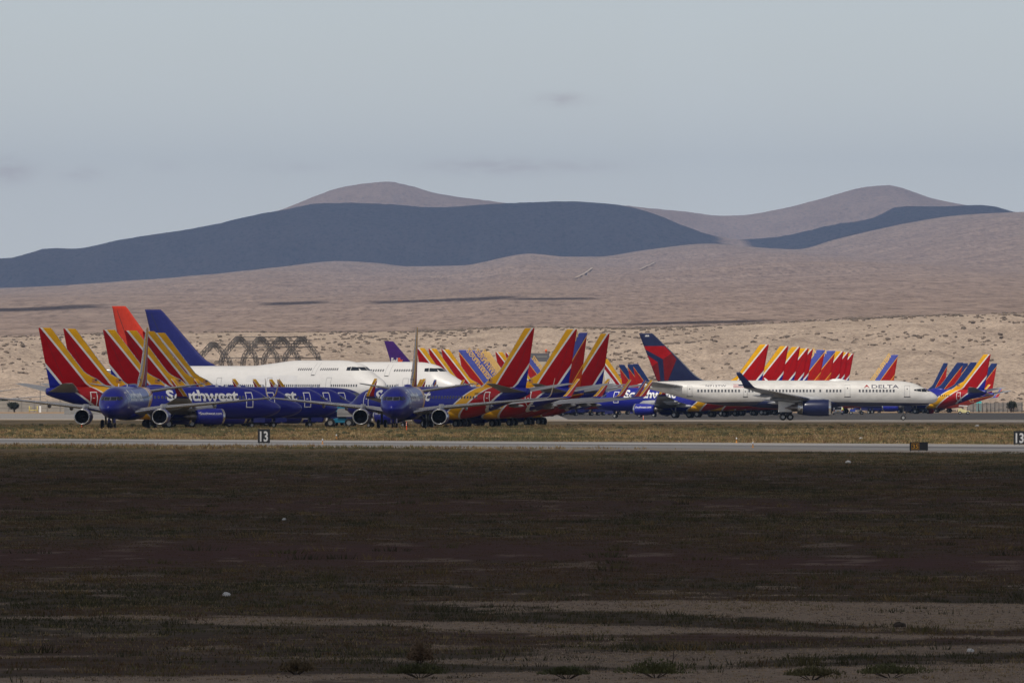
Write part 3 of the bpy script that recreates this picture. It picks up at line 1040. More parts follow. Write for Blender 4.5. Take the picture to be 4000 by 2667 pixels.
def sheet(name, zf, D, cols, half, mat, extra=None):
    """height field on rows D and columns that fan out from the viewpoint's meridian"""
    u = np.linspace(-1, 1, cols)
    Dg, ug = np.meshgrid(D, u, indexing='ij')
    X = (.032 * ug + half * np.sign(ug) * np.abs(ug) ** 7) * np.maximum(Dg, 260)
    Z = zf(X, Dg)
    co = np.stack([X, Dg, Z], -1).reshape(-1, 3)
    nr, nc = len(D), cols
    i = np.arange(nr - 1)[:, None] * nc + np.arange(nc - 1)[None]
    q = np.stack([i, i + 1, i + nc + 1, i + nc], -1).reshape(-1, 4)
    me = bpy.data.meshes.new(name)
    me.vertices.add(len(co)); me.vertices.foreach_set('co', co.ravel())
    me.loops.add(q.size); me.loops.foreach_set('vertex_index', q.ravel())
    me.polygons.add(len(q)); me.polygons.foreach_set('loop_start', np.arange(0, q.size, 4)); me.polygons.foreach_set('loop_total', np.full(len(q), 4))
    me.polygons.foreach_set('use_smooth', np.ones(len(q), bool))
    me.update(calc_edges=True)
    me.materials.append(mat)
    if extra is not None:
        at = me.color_attributes.new('soil', 'FLOAT_COLOR', 'POINT')
        at.data.foreach_set('color', extra(X, Dg).reshape(-1, 4).astype(np.float32).ravel())
    o = link(name, me)
    o['kind'] = 'structure'
    return o


# ------------------------------------------------------------------ soil patterns of the airfield
def track_mask(x, D):
    px = 1176 + x * F2 / D; py = H2 + CAMH * F2 / D
    w = (fbm(x * .9, D * .22, 4, 41) - .5)
    w2 = (fbm(x * .30, D * .05, 3, 43) - .5)
    n = w * 16 + w2 * 26

    def band(top, bot, soft=5):
        a, b = np.array(top, float), np.array(bot, float)
        t = np.interp(px, a[:, 0], a[:, 1]) + w * 5; bt = np.interp(px, b[:, 0], b[:, 1]) + n
        return np.clip((py - t) / soft + .5, 0, 1) * np.clip((bt - py) / soft + .5, 0, 1)
    m = band([(-900, 1384), (900, 1384), (1500, 1379), (2352, 1386), (3400, 1388)], [(-900, 1380), (880, 1383), (1100, 1392), (1500, 1402), (1720, 1416), (2000, 1442), (2352, 1450), (3400, 1460)])
    m = np.maximum(m, band([(-900, 1420), (60, 1416), (500, 1413), (900, 1424), (1500, 1438), (1800, 1450), (2352, 1462)], [(-900, 1424), (40, 1424), (200, 1434), (650, 1432), (950, 1440), (1400, 1455), (1700, 1462), (2352, 1474)]))
    m = np.maximum(m, .75 * band([(-900, 1500), (1100, 1512), (1350, 1500), (2352, 1480)], [(-900, 1496), (1000, 1512), (1250, 1526), (1500, 1530), (1800, 1512), (2352, 1498)]))
    m = np.maximum(m, band([(-900, 1560), (0, 1556), (800, 1548), (1300, 1542), (1600, 1536), (2352, 1522), (3400, 1505)], [(-900, 1700), (3400, 1700)]))
    m = np.maximum(m, np.clip((fbm(x * .6, D * .12, 4, 91) - .66) * 9, 0, .4))
    m = m * np.clip(1.25 - np.clip((fbm(x * .8, D * .16, 4, 95) - .50) * 7, 0, 1) * np.clip((1700 - px) / 900, .25, 1), 0, 1)
    return np.clip(m, 0, 1)


def red_mask(x, D):
    py = H2 + CAMH * F2 / D + (fbm(x * .15, D * .02, 3, 61) - .5) * 60
    r = np.exp(-((py - 1285) / 34) ** 2) + .75 * np.exp(-((py - 1160) / 18) ** 2) + .5 * np.exp(-((py - 1110) / 14) ** 2) + .5 * np.exp(-((py - 1470) / 16) ** 2)
    return np.clip(r, 0, 1)


def green_mask(x, D):
    py = H2 + CAMH * F2 / D
    g = fbm(x * .25, D * .06, 4, 71)
    return np.clip((g - .42) * 4, 0, 1) * (1 - red_mask(x, D) * .8)


def soil(X, D):
    out = np.zeros(X.shape + (4,))
    Ds = np.maximum(D, 200)
    near = np.clip((1480 - Ds) / 60, 0, 1)
    out[..., 0] = track_mask(X, Ds) * near
    out[..., 1] = red_mask(X, Ds) * near
    out[..., 2] = green_mask(X, Ds)
    out[..., 3] = 1
    return out


def ground_mat():
    t = NT('dry_airfield_soil')
    v = t.obj()
    at = t.node('ShaderNodeVertexColor', layer_name='soil')
    sp = t.node('ShaderNodeSeparateColor'); t.l.new(at.outputs[0], sp.inputs[0])
    x, y, z = t.xyz(v)
    n1 = t.noise(v, .9, 6, .65); n2 = t.noise(v, .07, 4)
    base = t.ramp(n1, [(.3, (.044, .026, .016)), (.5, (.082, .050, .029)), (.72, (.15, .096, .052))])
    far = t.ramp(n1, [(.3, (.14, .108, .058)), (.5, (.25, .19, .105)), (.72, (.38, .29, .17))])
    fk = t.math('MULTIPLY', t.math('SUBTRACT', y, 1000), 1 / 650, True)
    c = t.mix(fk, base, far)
    red = t.ramp(n1, [(.3, (.060, .022, .017)), (.7, (.11, .042, .032))])
    c = t.mix(t.math('MULTIPLY', sp.outputs[1], .95), c, red)
    grn = t.ramp(n1, [(.3, (.038, .038, .022)), (.7, (.10, .088, .046))])
    c = t.mix(t.math('MULTIPLY', sp.outputs[2], .5), c, grn)
    gv = t.ramp(t.noise(v, 3.0, 5, .7), [(.3, (.22, .175, .132)), (.7, (.45, .36, .275))])
    c = t.mix(sp.outputs[0], c, gv)
    c = t.mix(t.math('MULTIPLY', n2, .5), c, (.5, .45, .4), 'MULTIPLY')
    sand = t.ramp(t.noise(v, .05, 5, .65), [(.3, (.20, .135, .08)), (.7, (.42, .30, .19))])
    sk = t.math('MULTIPLY', t.math('SUBTRACT', y, 4050), 1 / 250, True)
    c = t.mix(sk, c, sand)
    t.bump(n1, .6, .08)
    return t.fin(c, .95, 0, 0, .1)


def pave_mat(name, a, b, dirn):
    t = NT(name)
    v = t.obj()
    m = t.node('ShaderNodeMapping'); t.l.new(v, m.inputs[0])
    m.inputs['Rotation'].default_value = (0, 0, dirn); m.inputs['Scale'].default_value = (.012, .5, 1)
    st = t.noise(m.outputs[0], 1.0, 5, .7)
    fine = t.noise(v, 2.5, 4, .7)
    f = t.math('ADD', t.math('MULTIPLY', st, .75), t.math('MULTIPLY', fine, .25))
    return t.fin(t.ramp(f, [(.34, a), (.66, b)]), .9, 0, 0, .15)


def strip(name, pts, z, mat, kind='structure'):
    """flat paved sheet with the outline pts at height z above the ground"""
    mb = MB()
    n = 40
    (a, b, c, d) = [np.array(p, float) for p in pts]
    vs, fs = [], []
    for i in range(n + 1):
        for j in range(13):
            u, w = i / n, j / 12
            p = (a * (1 - u) + b * u) * (1 - w) + (d * (1 - u) + c * u) * w
            vs.append((p[0], p[1], ground_z(p[1]) + z))
    for i in range(n):
        for j in range(12):
            k = i * 13 + j
            fs.append((k, k + 13, k + 14, k + 1))
    mb.add(vs, fs, 0)
    o = mb.build(name, mat)
    if kind: o['kind'] = kind
    return o


def hill_mat(name, dark, mid, lite, s1, s2, speck, str_=.5, dist=.6, deep=.35):
    t = NT(name)
    v = t.obj()
    vv = t.scale(v, (1, .28, 1))
    a = t.noise(vv, s1, 6, .6); b = t.noise(vv, s2, 5, .7)
    e = t.noise(t.scale(v, (1, deep, 1)), s2 * 4.2, 4, .8)
    e2 = t.noise(t.scale(v, (1, deep * .6, 1)), s2 * 1.5, 5, .8)
    c = t.ramp(t.math('ADD', t.math('MULTIPLY', a, .5), t.math('MULTIPLY', e2, .5)), [(.36, mid), (.66, lite)])
    k = t.ramp(e, [(.52, (0, 0, 0)), (.60, (1, 1, 1))])
    c = t.mix(t.math('MULTIPLY', k, speck), c, dark)
    k2 = t.ramp(e, [(.36, (1, 1, 1)), (.44, (0, 0, 0))])
    c = t.mix(t.math('MULTIPLY', k2, speck * .5), c, tuple(min(1, q * 1.45) for q in lite))
    t.bump(b, str_, dist)
    return t.fin(c, .95, 0, 0, .05)


# ------------------------------------------------------------------ plants as real blades and lumps
def stuff_mesh(name, co, tris, col, mat):
    me = bpy.data.meshes.new(name)
    me.vertices.add(len(co)); me.vertices.foreach_set('co', co.astype(np.float32).ravel())
    me.loops.add(tris.size); me.loops.foreach_set('vertex_index', tris.astype(np.int32).ravel())
    me.polygons.add(len(tris)); me.polygons.foreach_set('loop_start', np.arange(0, tris.size, 3)); me.polygons.foreach_set('loop_total', np.full(len(tris), 3))
    me.update(calc_edges=True)
    at = me.color_attributes.new('tint', 'FLOAT_COLOR', 'POINT')
    c4 = np.ones((len(co), 4), np.float32); c4[:, :3] = col
    at.data.foreach_set('color', c4.ravel())
    me.materials.append(mat)
    return link(name, me)


def plant_mat():
    t = NT('dry_plant_leaves')
    at = t.node('ShaderNodeVertexColor', layer_name='tint')
    d = t.fin(at.outputs[0], .8, 0, 0, .15)
    tr = t.node('ShaderNodeBsdfTranslucent'); t.l.new(at.outputs[0], tr.inputs[0])
    mx = t.node('ShaderNodeMixShader'); mx.inputs[0].default_value = .25
    t.l.new(t.bsdf.outputs[0], mx.inputs[1]); t.l.new(tr.outputs[0], mx.inputs[2]); t.l.new(mx.outputs[0], t.out.inputs[0])
    return d


PAL = np.array([(.094, .082, .038), (.062, .062, .032), (.165, .118, .054), (.12, .074, .040), (.215, .16, .088), (.052, .047, .027)])


def scatter(n, D0, D1, half=.0285):
    D = np.sqrt(RNG.uniform(D0 ** 2, D1 ** 2, n))
    return RNG.uniform(-1, 1, n) * half * D, D


def blades(x, y, z, h, spread, nb, width, tint, lean=.8):
    """nb tapering blades per clump"""
    n = len(x); N = n * nb
    rep = lambda a: np.repeat(a, nb)
    ang = RNG.uniform(0, 2 * PI, N); rad = np.sqrt(RNG.uniform(0, 1, N)) * rep(spread)
    bx_, by_ = rep(x) + np.cos(ang) * rad, rep(y) + np.sin(ang) * rad
    hh = rep(h) * RNG.uniform(.45, 1.1, N) * (1 - .35 * (rad / np.maximum(rep(spread), 1e-3)) ** 2)
    ln = hh * lean * RNG.uniform(.2, 1, N)
    a2 = ang + RNG.normal(0, .7, N)
    ww = rep(width) * RNG.uniform(.6, 1.4, N)
    a3 = RNG.uniform(0, PI, N)
    p0 = np.stack([bx_ - np.cos(a3) * ww, by_ - np.sin(a3) * ww, rep(z)], -1)
    p1 = np.stack([bx_ + np.cos(a3) * ww, by_ + np.sin(a3) * ww, rep(z)], -1)
    p2 = np.stack([bx_ + np.cos(a2) * ln, by_ + np.sin(a2) * ln, rep(z) + hh], -1)
    co = np.stack([p0, p1, p2], 1).reshape(-1, 3)
    tris = np.arange(N * 3).reshape(-1, 3)
    col = np.repeat(rep(tint) if tint.ndim == 1 else np.repeat(tint, nb, 0), 3, 0)
    col = col * np.repeat(RNG.uniform(.75, 1.25, N), 3)[:, None]
    return co, tris, col


ICO_V = None


def lumps(x, y, z, r, hs, tint):
    """low leafy mounds: rough many-faced lumps"""
    bm = bmesh.new(); bmesh.ops.create_icosphere(bm, subdivisions=2, radius=1)
    V = np.array([v.co[:] for v in bm.verts]); T = np.array([[v.index for v in f.verts] for f in bm.faces]); bm.free()
    n = len(x)
    k = 1 + (RNG.uniform(-1, 1, (n, len(V))) * .28)
    co = V[None] * k[..., None]
    co = co * np.stack([r, r, r * hs], -1)[:, None, :]
    co = co + np.stack([x, y, z], -1)[:, None, :]
    tris = (T[None] + (np.arange(n) * len(V))[:, None, None]).reshape(-1, 3)
    col = np.repeat(tint[:, None, :], len(V), 1) * RNG.uniform(.75, 1.25, (n, len(V), 1))
    return co.reshape(-1, 3), tris, col.reshape(-1, 3)


def merge(parts):
    co, tr, cl, b = [], [], [], 0
    for c, t, k in parts:
        co.append(c); tr.append(t + b); cl.append(k); b += len(c)
    return np.concatenate(co), np.concatenate(tr), np.concatenate(cl)


def gz(y):
    t = np.clip((y - 2720.0) / 480.0, 0, 1)
    return .28 * t * t * (3 - 2 * t)


def make_plants(mat):
    ps = []
    # foreground field
    for n, D0, D1, nb, sz in [(20000, 268, 560, 16, 1.0), (34000, 560, 950, 12, 1.15), (30000, 950, 1420, 8, 1.5)]:
        x, D = scatter(n, D0, D1)
        bare = track_mask(x, D)
        k = RNG.uniform(0, 1, n) > np.clip(bare * 1.25, 0, .97)
        k &= RNG.uniform(0, 1, n) < (.35 + fbm(x * .12, D * .03, 3, 7) * 1.1)
        x, D = x[k], D[k]
        red, grn = red_mask(x, D), green_mask(x, D)
        pick = np.where(RNG.uniform(0, 1, len(x)) < red * .8, 3, np.where(RNG.uniform(0, 1, len(x)) < grn, RNG.choice([0, 1, 5], len(x)), RNG.choice([0, 2, 3, 3, 4], len(x), p=[.3, .2, .25, .15, .1])))
        tint = PAL[pick] * (.92 + np.clip((D - 950) / 450, 0, 1) * .8)[:, None]
        h = RNG.uniform(.03, .11, len(x)) * sz * (1 - .6 * red) * np.where(pick == 1, 1.5, 1)
        ps.append(blades(x, D, gz(D) - .01, h, RNG.uniform(.12, .42, len(x)) * sz, nb, np.full(len(x), .011) * sz, tint))
    # stubble, pebbles and straw on the bare tracks
    x, D = scatter(52000, 270, 420)
    k = track_mask(x, D) > .35
    x, D = x[k], D[k]
    tint = np.array([(.42, .335, .25), (.31, .24, .18), (.14, .11, .08), (.36, .265, .15)])[RNG.choice(4, len(x), p=[.35, .3, .2, .15])]
    ps.append(blades(x, D, gz(D) - .005, RNG.uniform(.008, .04, len(x)), RNG.uniform(.02, .10, len(x)), 6, np.full(len(x), .012), tint, .9))
    # straw coloured streaks between the weeds
    x, D = scatter(26000, 275, 900)
    k = (fbm(x * .22, D * .05, 4, 123) > .58) & (red_mask(x, D) < .5)
    x, D = x[k], D[k]
    tint = np.array([(.27, .20, .10), (.20, .15, .085), (.17, .15, .06)])[RNG.choice(3, len(x))]
    ps.append(blades(x, D, gz(D) - .01, RNG.uniform(.03, .10, len(x)), RNG.uniform(.10, .4, len(x)), 10, np.full(len(x), .011), tint, .8))
    # taller dark clumps
    x, D = scatter(900, 275, 1400)
    k = track_mask(x, D) < .3
    x, D = x[k], D[k]
    tint = PAL[RNG.choice([0, 1, 5, 0, 2], len(x))] * 1.1
    ps.append(blades(x, D, gz(D), RNG.uniform(.10, .26, len(x)), RNG.uniform(.25, .7, len(x)), 46, np.full(len(x), .014), tint, 1.0))
    o = stuff_mesh('dry_grass', *merge(ps), mat); tag(o, 'low dry grass and weeds over the shaded foreground field', 'grass', kind='stuff')
    # lit grass between the runway and the parked airliners
    ps = []
    x, D = scatter(26000, 1500, 2800, .0283)
    far_edge = 1885 - (x + 48.5) * 2.63 + 10
    k = (D > far_edge) | (D < far_edge - 230)
    k &= ~((D > 2740))
    x, D = x[k], D[k]
    g = fbm(x * .08, D * .012, 3, 19)
    pick = np.where(g > .55, RNG.choice([0, 1, 0], len(x)), RNG.choice([2, 4, 3, 0], len(x), p=[.45, .2, .2, .15]))
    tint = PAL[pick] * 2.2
    ps.append(blades(x, D, gz(D) - .01, RNG.uniform(.12, .42, len(x)), RNG.uniform(.25, .8, len(x)), 9, np.full(len(x), .05), tint, .8))
    x, D = scatter(520, 1900, 2760, .0283)
    k = D > 1885 - (x + 48.5) * 2.63 + 14
    x, D = x[k], D[k]
    tint = PAL[RNG.choice([0, 1, 0], len(x))] * 1.25
    ps.append(lumps(x, D, gz(D) + .05, RNG.uniform(.18, .5, len(x)), RNG.uniform(.4, .7, len(x)), tint))
    o = stuff_mesh('sunlit_grass', *merge(ps), mat); tag(o, 'straw and olive grass strip between the runway and the airliners', 'grass', kind='stuff')
    # scrub on the sand bluff
    n = 8000
    D = np.sqrt(RNG.uniform(4700 ** 2, 6900 ** 2, n)); x = RNG.uniform(-1, 1, n) * .030 * D
    k = RNG.uniform(0, 1, n) < .06 + np.clip((fbm(x / 26, D / 150, 4, 55) - .40) * 4.5, 0, 1)
    x, D = x[k], D[k]
    z = np.where(D < BL, bluff_z(x, D), plain_z(x, D))
    z = np.where(D < 4850, .28, z)
    tint = np.array([(.20, .16, .128), (.165, .135, .108), (.24, .19, .15)])[RNG.choice(3, len(x))]
    o = stuff_mesh('desert_scrub', *lumps(x, D, z + .15, RNG.uniform(.5, .93, len(x)) ** 2.2, RNG.uniform(.35, .65, len(x)), tint), mat)
    tag(o, 'dark desert scrub dotted over the pale sand bluff', 'scrub', kind='stuff')


def leafy_shrub(px, D, w, h, label, tint, seed, mat, group=None):
    """a bush at the bottom edge of the frame: many leaf faces on stems"""
    global RNG
    keep = RNG; RNG = np.random.default_rng(seed)
    n = 1500
    r = RNG.uniform(0, 1, n) ** .45; th = RNG.uniform(0, 2 * PI, n); ph = np.arccos(RNG.uniform(0, 1, n))
    lob = 1 + .30 * np.sin(3 * th + seed) + .2 * np.sin(5 * th)
    x = r * np.sin(ph) * np.cos(th) * w / 2 * lob; y = r * np.sin(ph) * np.sin(th) * w / 2 * lob
    z = .06 + r * np.cos(ph) * h * (1 + .25 * np.sin(4 * th + seed))
    a = RNG.uniform(0, 2 * PI, n); L = RNG.uniform(.03, .07, n); W = RNG.uniform(.008, .016, n); tl = RNG.uniform(.3, 1.4, n)
    d = np.stack([np.cos(a) * np.cos(tl), np.sin(a) * np.cos(tl), np.sin(tl)], -1)
    s = np.stack([-np.sin(a), np.cos(a), a * 0], -1)
    p = np.stack([x, y, z], -1)
    co = np.stack([p - s * W[:, None], p + s * W[:, None], p + d * L[:, None]], 1).reshape(-1, 3)
    col = np.repeat(np.array(tint)[None] * RNG.uniform(.6, 1.4, (n, 1)), 3, 0)
    root = empty('shrub', (gx(px, D), D, 0), label=label, cat='shrub', group=group)
    o = stuff_mesh('foliage', co, np.arange(n * 3).reshape(-1, 3), col, mat); o.parent = root
    mb = MB()
    for k in range(9):
        t = 2 * PI * k / 9 + seed
        bar(mb, (0, 0, -.02), (math.cos(t) * w * .3, math.sin(t) * w * .3, h * .7), .006, 0, 5)
    mb.build('stem', plain('shrub_wood', (.06, .045, .035), .9), root)
    RNG = keep
    return root


# ------------------------------------------------------------------ clouds that shade the land
SUN = Vector((-.24, -.54, .80)).normalized()


def cloud_mat(name, op):
    t = NT(name)
    b = t.fin((.85, .86, .88), 1.0, 0, 0, 0)
    if op < 1:
        nz = t.noise(t.obj(), .006, 3)
        tr = t.node('ShaderNodeBsdfTransparent')
        mx = t.node('ShaderNodeMixShader')
        f = t.math('MULTIPLY', op * 2, nz)
        t.l.new(f, mx.inputs[0]); t.l.new(tr.outputs[0], mx.inputs[1]); t.l.new(t.bsdf.outputs[0], mx.inputs[2])
        t.l.new(mx.outputs[0], t.out.inputs[0])
    return b


def cloud(poly, z0, H, puff, mat, seed, flat=.3, label=None):
    """one cloud of merged puffs floating so that its shadow lies on the outline poly (ground x, y)"""
    rng = np.random.default_rng(seed)
    P = np.array(poly, float)

    def inside(p):
        c = False
        j = len(P) - 1
        for i in range(len(P)):
            if (P[i, 1] > p[1]) != (P[j, 1] > p[1]) and p[0] < (P[j, 0] - P[i, 0]) * (p[1] - P[i, 1]) / (P[j, 1] - P[i, 1]) + P[i, 0]: c = not c
            j = i
        return c
    bm = bmesh.new(); bmesh.ops.create_icosphere(bm, subdivisions=2, radius=1)
    V = [v.co.copy() for v in bm.verts]; T = [tuple(v.index for v in f.verts) for f in bm.faces]; bm.free()
    mb = MB()
    st = puff * .8
    off = SUN * ((H - z0) / SUN.z)
    ny, nx = int((P[:, 1].max() - P[:, 1].min()) / st) + 1, int((P[:, 0].max() - P[:, 0].min()) / st) + 1
    ctr = Vector((P[:, 0].mean() + off.x, P[:, 1].mean() + off.y, H))
    for i in range(nx + 1):
        for j in range(ny + 1):
            p = (P[:, 0].min() + i * st + rng.normal(0, .12) * st, P[:, 1].min() + j * st + rng.normal(0, .12) * st)
            if not inside(p): continue
            r = puff * rng.uniform(.8, 1.15)
            k = rng.uniform(-.15, .15, len(V))
            # puffs are sheared along the sun so the shadow keeps its outline
            mb.add([(p[0] + off.x - ctr.x + v.x * r * (1 + q) , p[1] + off.y - ctr.y + v.y * r * (1 + q), v.z * r * flat + rng.uniform(-.02, .02) * r) for v, q in zip(V, k)], T, 0)
    o = mb.build('cloud', mat)
    o.location = ctr
    tag(o, kind='stuff', label=label or 'white cloud high over the airfield whose shadow lies on the land', cat='cloud', group='clouds overhead outside the view')
    return o


def cloud_field(fn, x0, x1, y0, y1, nx, ny, z0, H, thick, mat, label):
    """one ragged cloud: a lumpy closed sheet over the ground area where fn(x, y) > 0, moved up along the sun's direction"""
    X, Y = np.meshgrid(np.linspace(x0, x1, nx), np.linspace(y0, y1, ny), indexing='ij')
    m = fn(X, Y)
    t = np.sqrt(np.clip(m, 0, 1)) * (.6 + .8 * fbm(X / (x1 - x0) * 22, Y / (y1 - y0) * 22, 4, 2))
    off = SUN * ((H - z0) / SUN.z)
    cx, cy = (x0 + x1) / 2 + off.x, (y0 + y1) / 2 + off.y
    n = nx * ny
    top = np.stack([X + off.x - cx, Y + off.y - cy, t * thick], -1).reshape(-1, 3)
    bot = np.stack([X + off.x - cx, Y + off.y - cy, -t * thick * .25 - .5], -1).reshape(-1, 3)
    i = (np.arange(nx - 1)[:, None] * ny + np.arange(ny - 1)[None])
    q = np.stack([i, i + ny, i + ny + 1, i + 1], -1).reshape(-1, 4)
    keep = (m.ravel()[q] > 0).sum(1) >= 2
    q = q[keep]
    mb = MB(); mb.add(np.concatenate([top, bot]).tolist(), np.concatenate([q, q[:, ::-1] + n]).tolist(), 0)
    o = mb.build('cloud', mat); o.location = (cx, cy, H)
    tag(o, label, 'cloud', 'clouds overhead outside the view', 'stuff')
    return o


def plain_at(px, py):
    """ground point of the desert plain seen at (px, py) of a 2352 px wide frame"""
    D = np.linspace(BL + 20, PL, 4000); x = (px - 1176) / F2 * D
    y = H2 - (plain_z(x, D) - CAMH) * F2 / D
    i = int(np.argmin(np.abs(y - py)))
    return x[i], D[i], float(plain_z(x[i:i + 1], D[i:i + 1])[0])


def shadow_strip(pts, hh, mat, seed):
    up, dn = [], []
    for px, py in pts:
        a = plain_at(px, py - hh); b = plain_at(px, py + hh)
        up.append(a[:2]); dn.append(b[:2]); z = a[2]
    ln = [(pts[0][0], pts[0][1])]
    w = max(u[0] for u in up + dn) - min(u[0] for u in up + dn)
    return cloud(up + dn[::-1], z, 1500, max(5, min(12, w * .12)), mat, seed)
# ------------------------------------------------------------------ build the setting
make_mats()
rows = H2 + np.concatenate([np.linspace(1500, 700, 20), np.linspace(690, 120, 300), np.linspace(118, 36, 110)])
Dn = CAMH * F2 / (rows - H2)
Dn = np.concatenate([[-400, -100, 0, 60], Dn[Dn > 70]])
Dn = np.concatenate([Dn[Dn < 4990], [5050]])
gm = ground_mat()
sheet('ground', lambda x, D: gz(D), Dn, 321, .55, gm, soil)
sand = hill_mat('pale_desert_sand', (.15, .118, .096), (.27, .208, .162), (.58, .465, .365), .045, .20, .75, 1.0, 1.4)
sheet('sand_bluff', bluff_z, np.linspace(4800, BL + 60, 150), 321, .55, sand)
scrubland = hill_mat('scrubby_desert_plain', (.085, .062, .052), (.20, .148, .122), (.36, .275, .225), (.010), .055, .6, .3, 2.0, .018)
sheet('desert_plain', plain_z, np.concatenate([np.linspace(BL - 10, 12000, 110), np.linspace(12100, PL + 4200, 150)]), 261, .55, scrubland)
hillm = hill_mat('brown_desert_hills', (.10, .07, .052), (.29, .205, .155), (.43, .315, .24), .0032, .022, .6, .5, 9.0, .12)
sheet('shaded_hills', ridge_z(mid_top, MID, 4400, 4400, 110, 13), np.linspace(38500, 58500, 140), 321, .55, hillm)
sheet('distant_hills', ridge_z(far_top, FAR, 6500, 6500, 110, 29), np.linspace(57000, 82000, 140), 261, .55, hillm)

rw = math.atan2(239, -90.8)
asph = pave_mat('worn_runway_asphalt', (.26, .255, .255), (.46, .45, .44), -rw)
A1, A2, B2_, B1 = np.array((-48.5, 1885)), np.array((42.3, 1646)), np.array((36.2, 1408)), np.array((-43.0, 1672))


def ext(p, q, k): return tuple(p + (p - q) * k)


R = [ext(A1, A2, 2.2), ext(A2, A1, 2.2), ext(B2_, B1, 2.2), ext(B1, B2_, 2.2)]
strip('runway', R, .004, asph)


def lane(w0, w1): return [tuple(np.array(R[0]) * (1 - w0) + np.array(R[3]) * w0), tuple(np.array(R[1]) * (1 - w0) + np.array(R[2]) * w0), tuple(np.array(R[1]) * (1 - w1) + np.array(R[2]) * w1), tuple(np.array(R[0]) * (1 - w1) + np.array(R[3]) * w1)]


shoulder = pave_mat('dusty_runway_shoulder', (.33, .285, .235), (.50, .445, .38), -rw)
strip('runway_shoulder', lane(.84, 1.10), .008, shoulder)
strip('runway_edge_line', lane(.70, .715), .008, plain('worn_white_marking', (.60, .60, .58), .8, 0, 0, .2, .3))
strip('runway_rubber', lane(.33, .52), .008, pave_mat('rubber_stained_asphalt', (.14, .14, .145), (.27, .265, .27), -rw))
taxi = pave_mat('taxiway_asphalt', (.17, .16, .155), (.30, .285, .27), 0)
T = [(-190, 4350), (190, 3950), (190, 2830), (-190, 3420)]
strip('taxiway', T, .004, taxi)
apron_shade = pave_mat('shade_darkened_apron_asphalt', (.030, .029, .030), (.085, .08, .075), 0)
strip('apron_shade', [(9, 4420), (190, 4420), (190, 3030), (9, 3190)], .010, apron_shade)  # shadows of the far row planes painted as a dark sheet on the paving
taxi2 = pave_mat('dusty_taxiway_shoulder', (.28, .235, .19), (.40, .345, .285), 0)
strip('taxiway_shoulder', [(-190, 3420), (190, 2830), (190, 2750), (-190, 3300)], .006, taxi2)

pm = plant_mat()
make_plants(pm)
for px, D, w, h, tn, sd, lb in [(1158, 286, .55, .17, (.060, .055, .034), 3, 'grey green shrub at the bottom edge, leftmost of the near shrubs'),
                                (1640, 283, .85, .15, (.034, .042, .020), 4, 'wide dark green shrub at the bottom edge below the striped tails'),
                                (1640, 297, .40, .30, (.075, .062, .040), 9, 'brownish tall thin shrub just behind the wide dark green shrub'),
                                (2215, 282, .62, .12, (.036, .046, .022), 5, 'small low green shrub at the bottom edge left of the round shrub'),
                                (2560, 283, .95, .22, (.040, .050, .022), 6, 'large round green shrub with a thin dry stalk beside it'),
                                (3170, 281, .70, .13, (.050, .055, .028), 7, 'olive shrub at the bottom edge below the white airliner'),
                                (3480, 283, 1.0, .15, (.045, .055, .026), 8, 'low spreading shrub at the bottom edge, rightmost of the near shrubs')]:
    leafy_shrub(px, D, w, h * .8, lb, (tn[0] * 2.6, tn[1] * 2.2, tn[2] * 2.2), sd, pm, 'shrubs at the near edge of the field')
mb = MB(); bar(mb, (0, 0, 0), (.03, 0, .34), .007, 0, 6); bar(mb, (.01, 0, .18), (.07, .01, .26), .004, 0, 5)
o = mb.build('dead_stalk', plain('dry_stalk', (.05, .035, .028), .9)); o.location = (gx(2625, 289), 289, 0)
tag(o, 'thin dark dead stalk standing right of the large round green shrub', 'stalk')

# bare dirt scars on the foothills
def scar(pts, w, name):
    mb = MB(); vs, fs = [], []
    for px, py in pts:
        x, D, z = plain_at(px, py)
        dxm = w * D / F2
        vs += [(x - dxm, D, float(plain_z(np.array([x - dxm]), np.array([D]))[0]) + 1.2), (x + dxm, D, float(plain_z(np.array([x + dxm]), np.array([D]))[0]) + 1.2)]
    for i in range(len(pts) - 1): fs.append((2 * i, 2 * i + 1, 2 * i + 3, 2 * i + 2))
    mb.add(vs, fs, 0)
    o = mb.build(name, plain('pale_dirt_scar', (.44, .36, .285), .95)); o['kind'] = 'structure'


scar([(1322, 641), (1334, 635), (1345, 629), (1356, 621), (1360, 617)], 2.6, 'dirt_track')
scar([(1470, 621), (1482, 615), (1496, 609), (1504, 604)], 2.4, 'dirt_track')
scar([(1668, 626), (1690, 624)], 14, 'dirt_track')
# clouds: one over the foreground, a thin edge over the runway side, one over the hills, small ones over the plain
thick = cloud_mat('dense_cloud', 1.0)
small = cloud_mat('small_thin_cloud', .40)
thin = cloud_mat('thin_cloud', .14)
cloud([(-260, -500), (260, -500), (260, 560), (60, 960), (-55, 1180), (-260, 1600)], 0, 1500, 34, thick, 1, .3, 'broad dense cloud shading the whole foreground field')
cloud([(-260, 1590), (-55, 1170), (60, 950), (260, 550), (260, 700), (60, 1110), (-55, 1370), (-260, 1880)], 0, 1500, 26, cloud_mat('ragged_cloud', .30), 2, .3, 'ragged cloud edge over the middle of the field')
cloud([(-260, 1880), (-55, 1370), (60, 1110), (260, 700), (260, 1120), (42, 1520), (-48, 1760), (-260, 2250)], 0, 1500, 26, cloud_mat('torn_cloud', .16), 8, .3, 'torn cloud edge at the near side of the runway')
cloud([(-260, 2250), (-48, 1760), (42, 1520), (260, 1120), (260, 2400), (-260, 2400)], 0, 1500, 40, cloud_mat('wispy_cloud', .055), 5, .3, 'wispy cloud over the runway and the grass strip')
cloud([(-260, 2400), (260, 2400), (260, 2850), (-260, 3250)], 0, 1500, 40, thin, 3, .3, 'thin cloud over the first airliners')


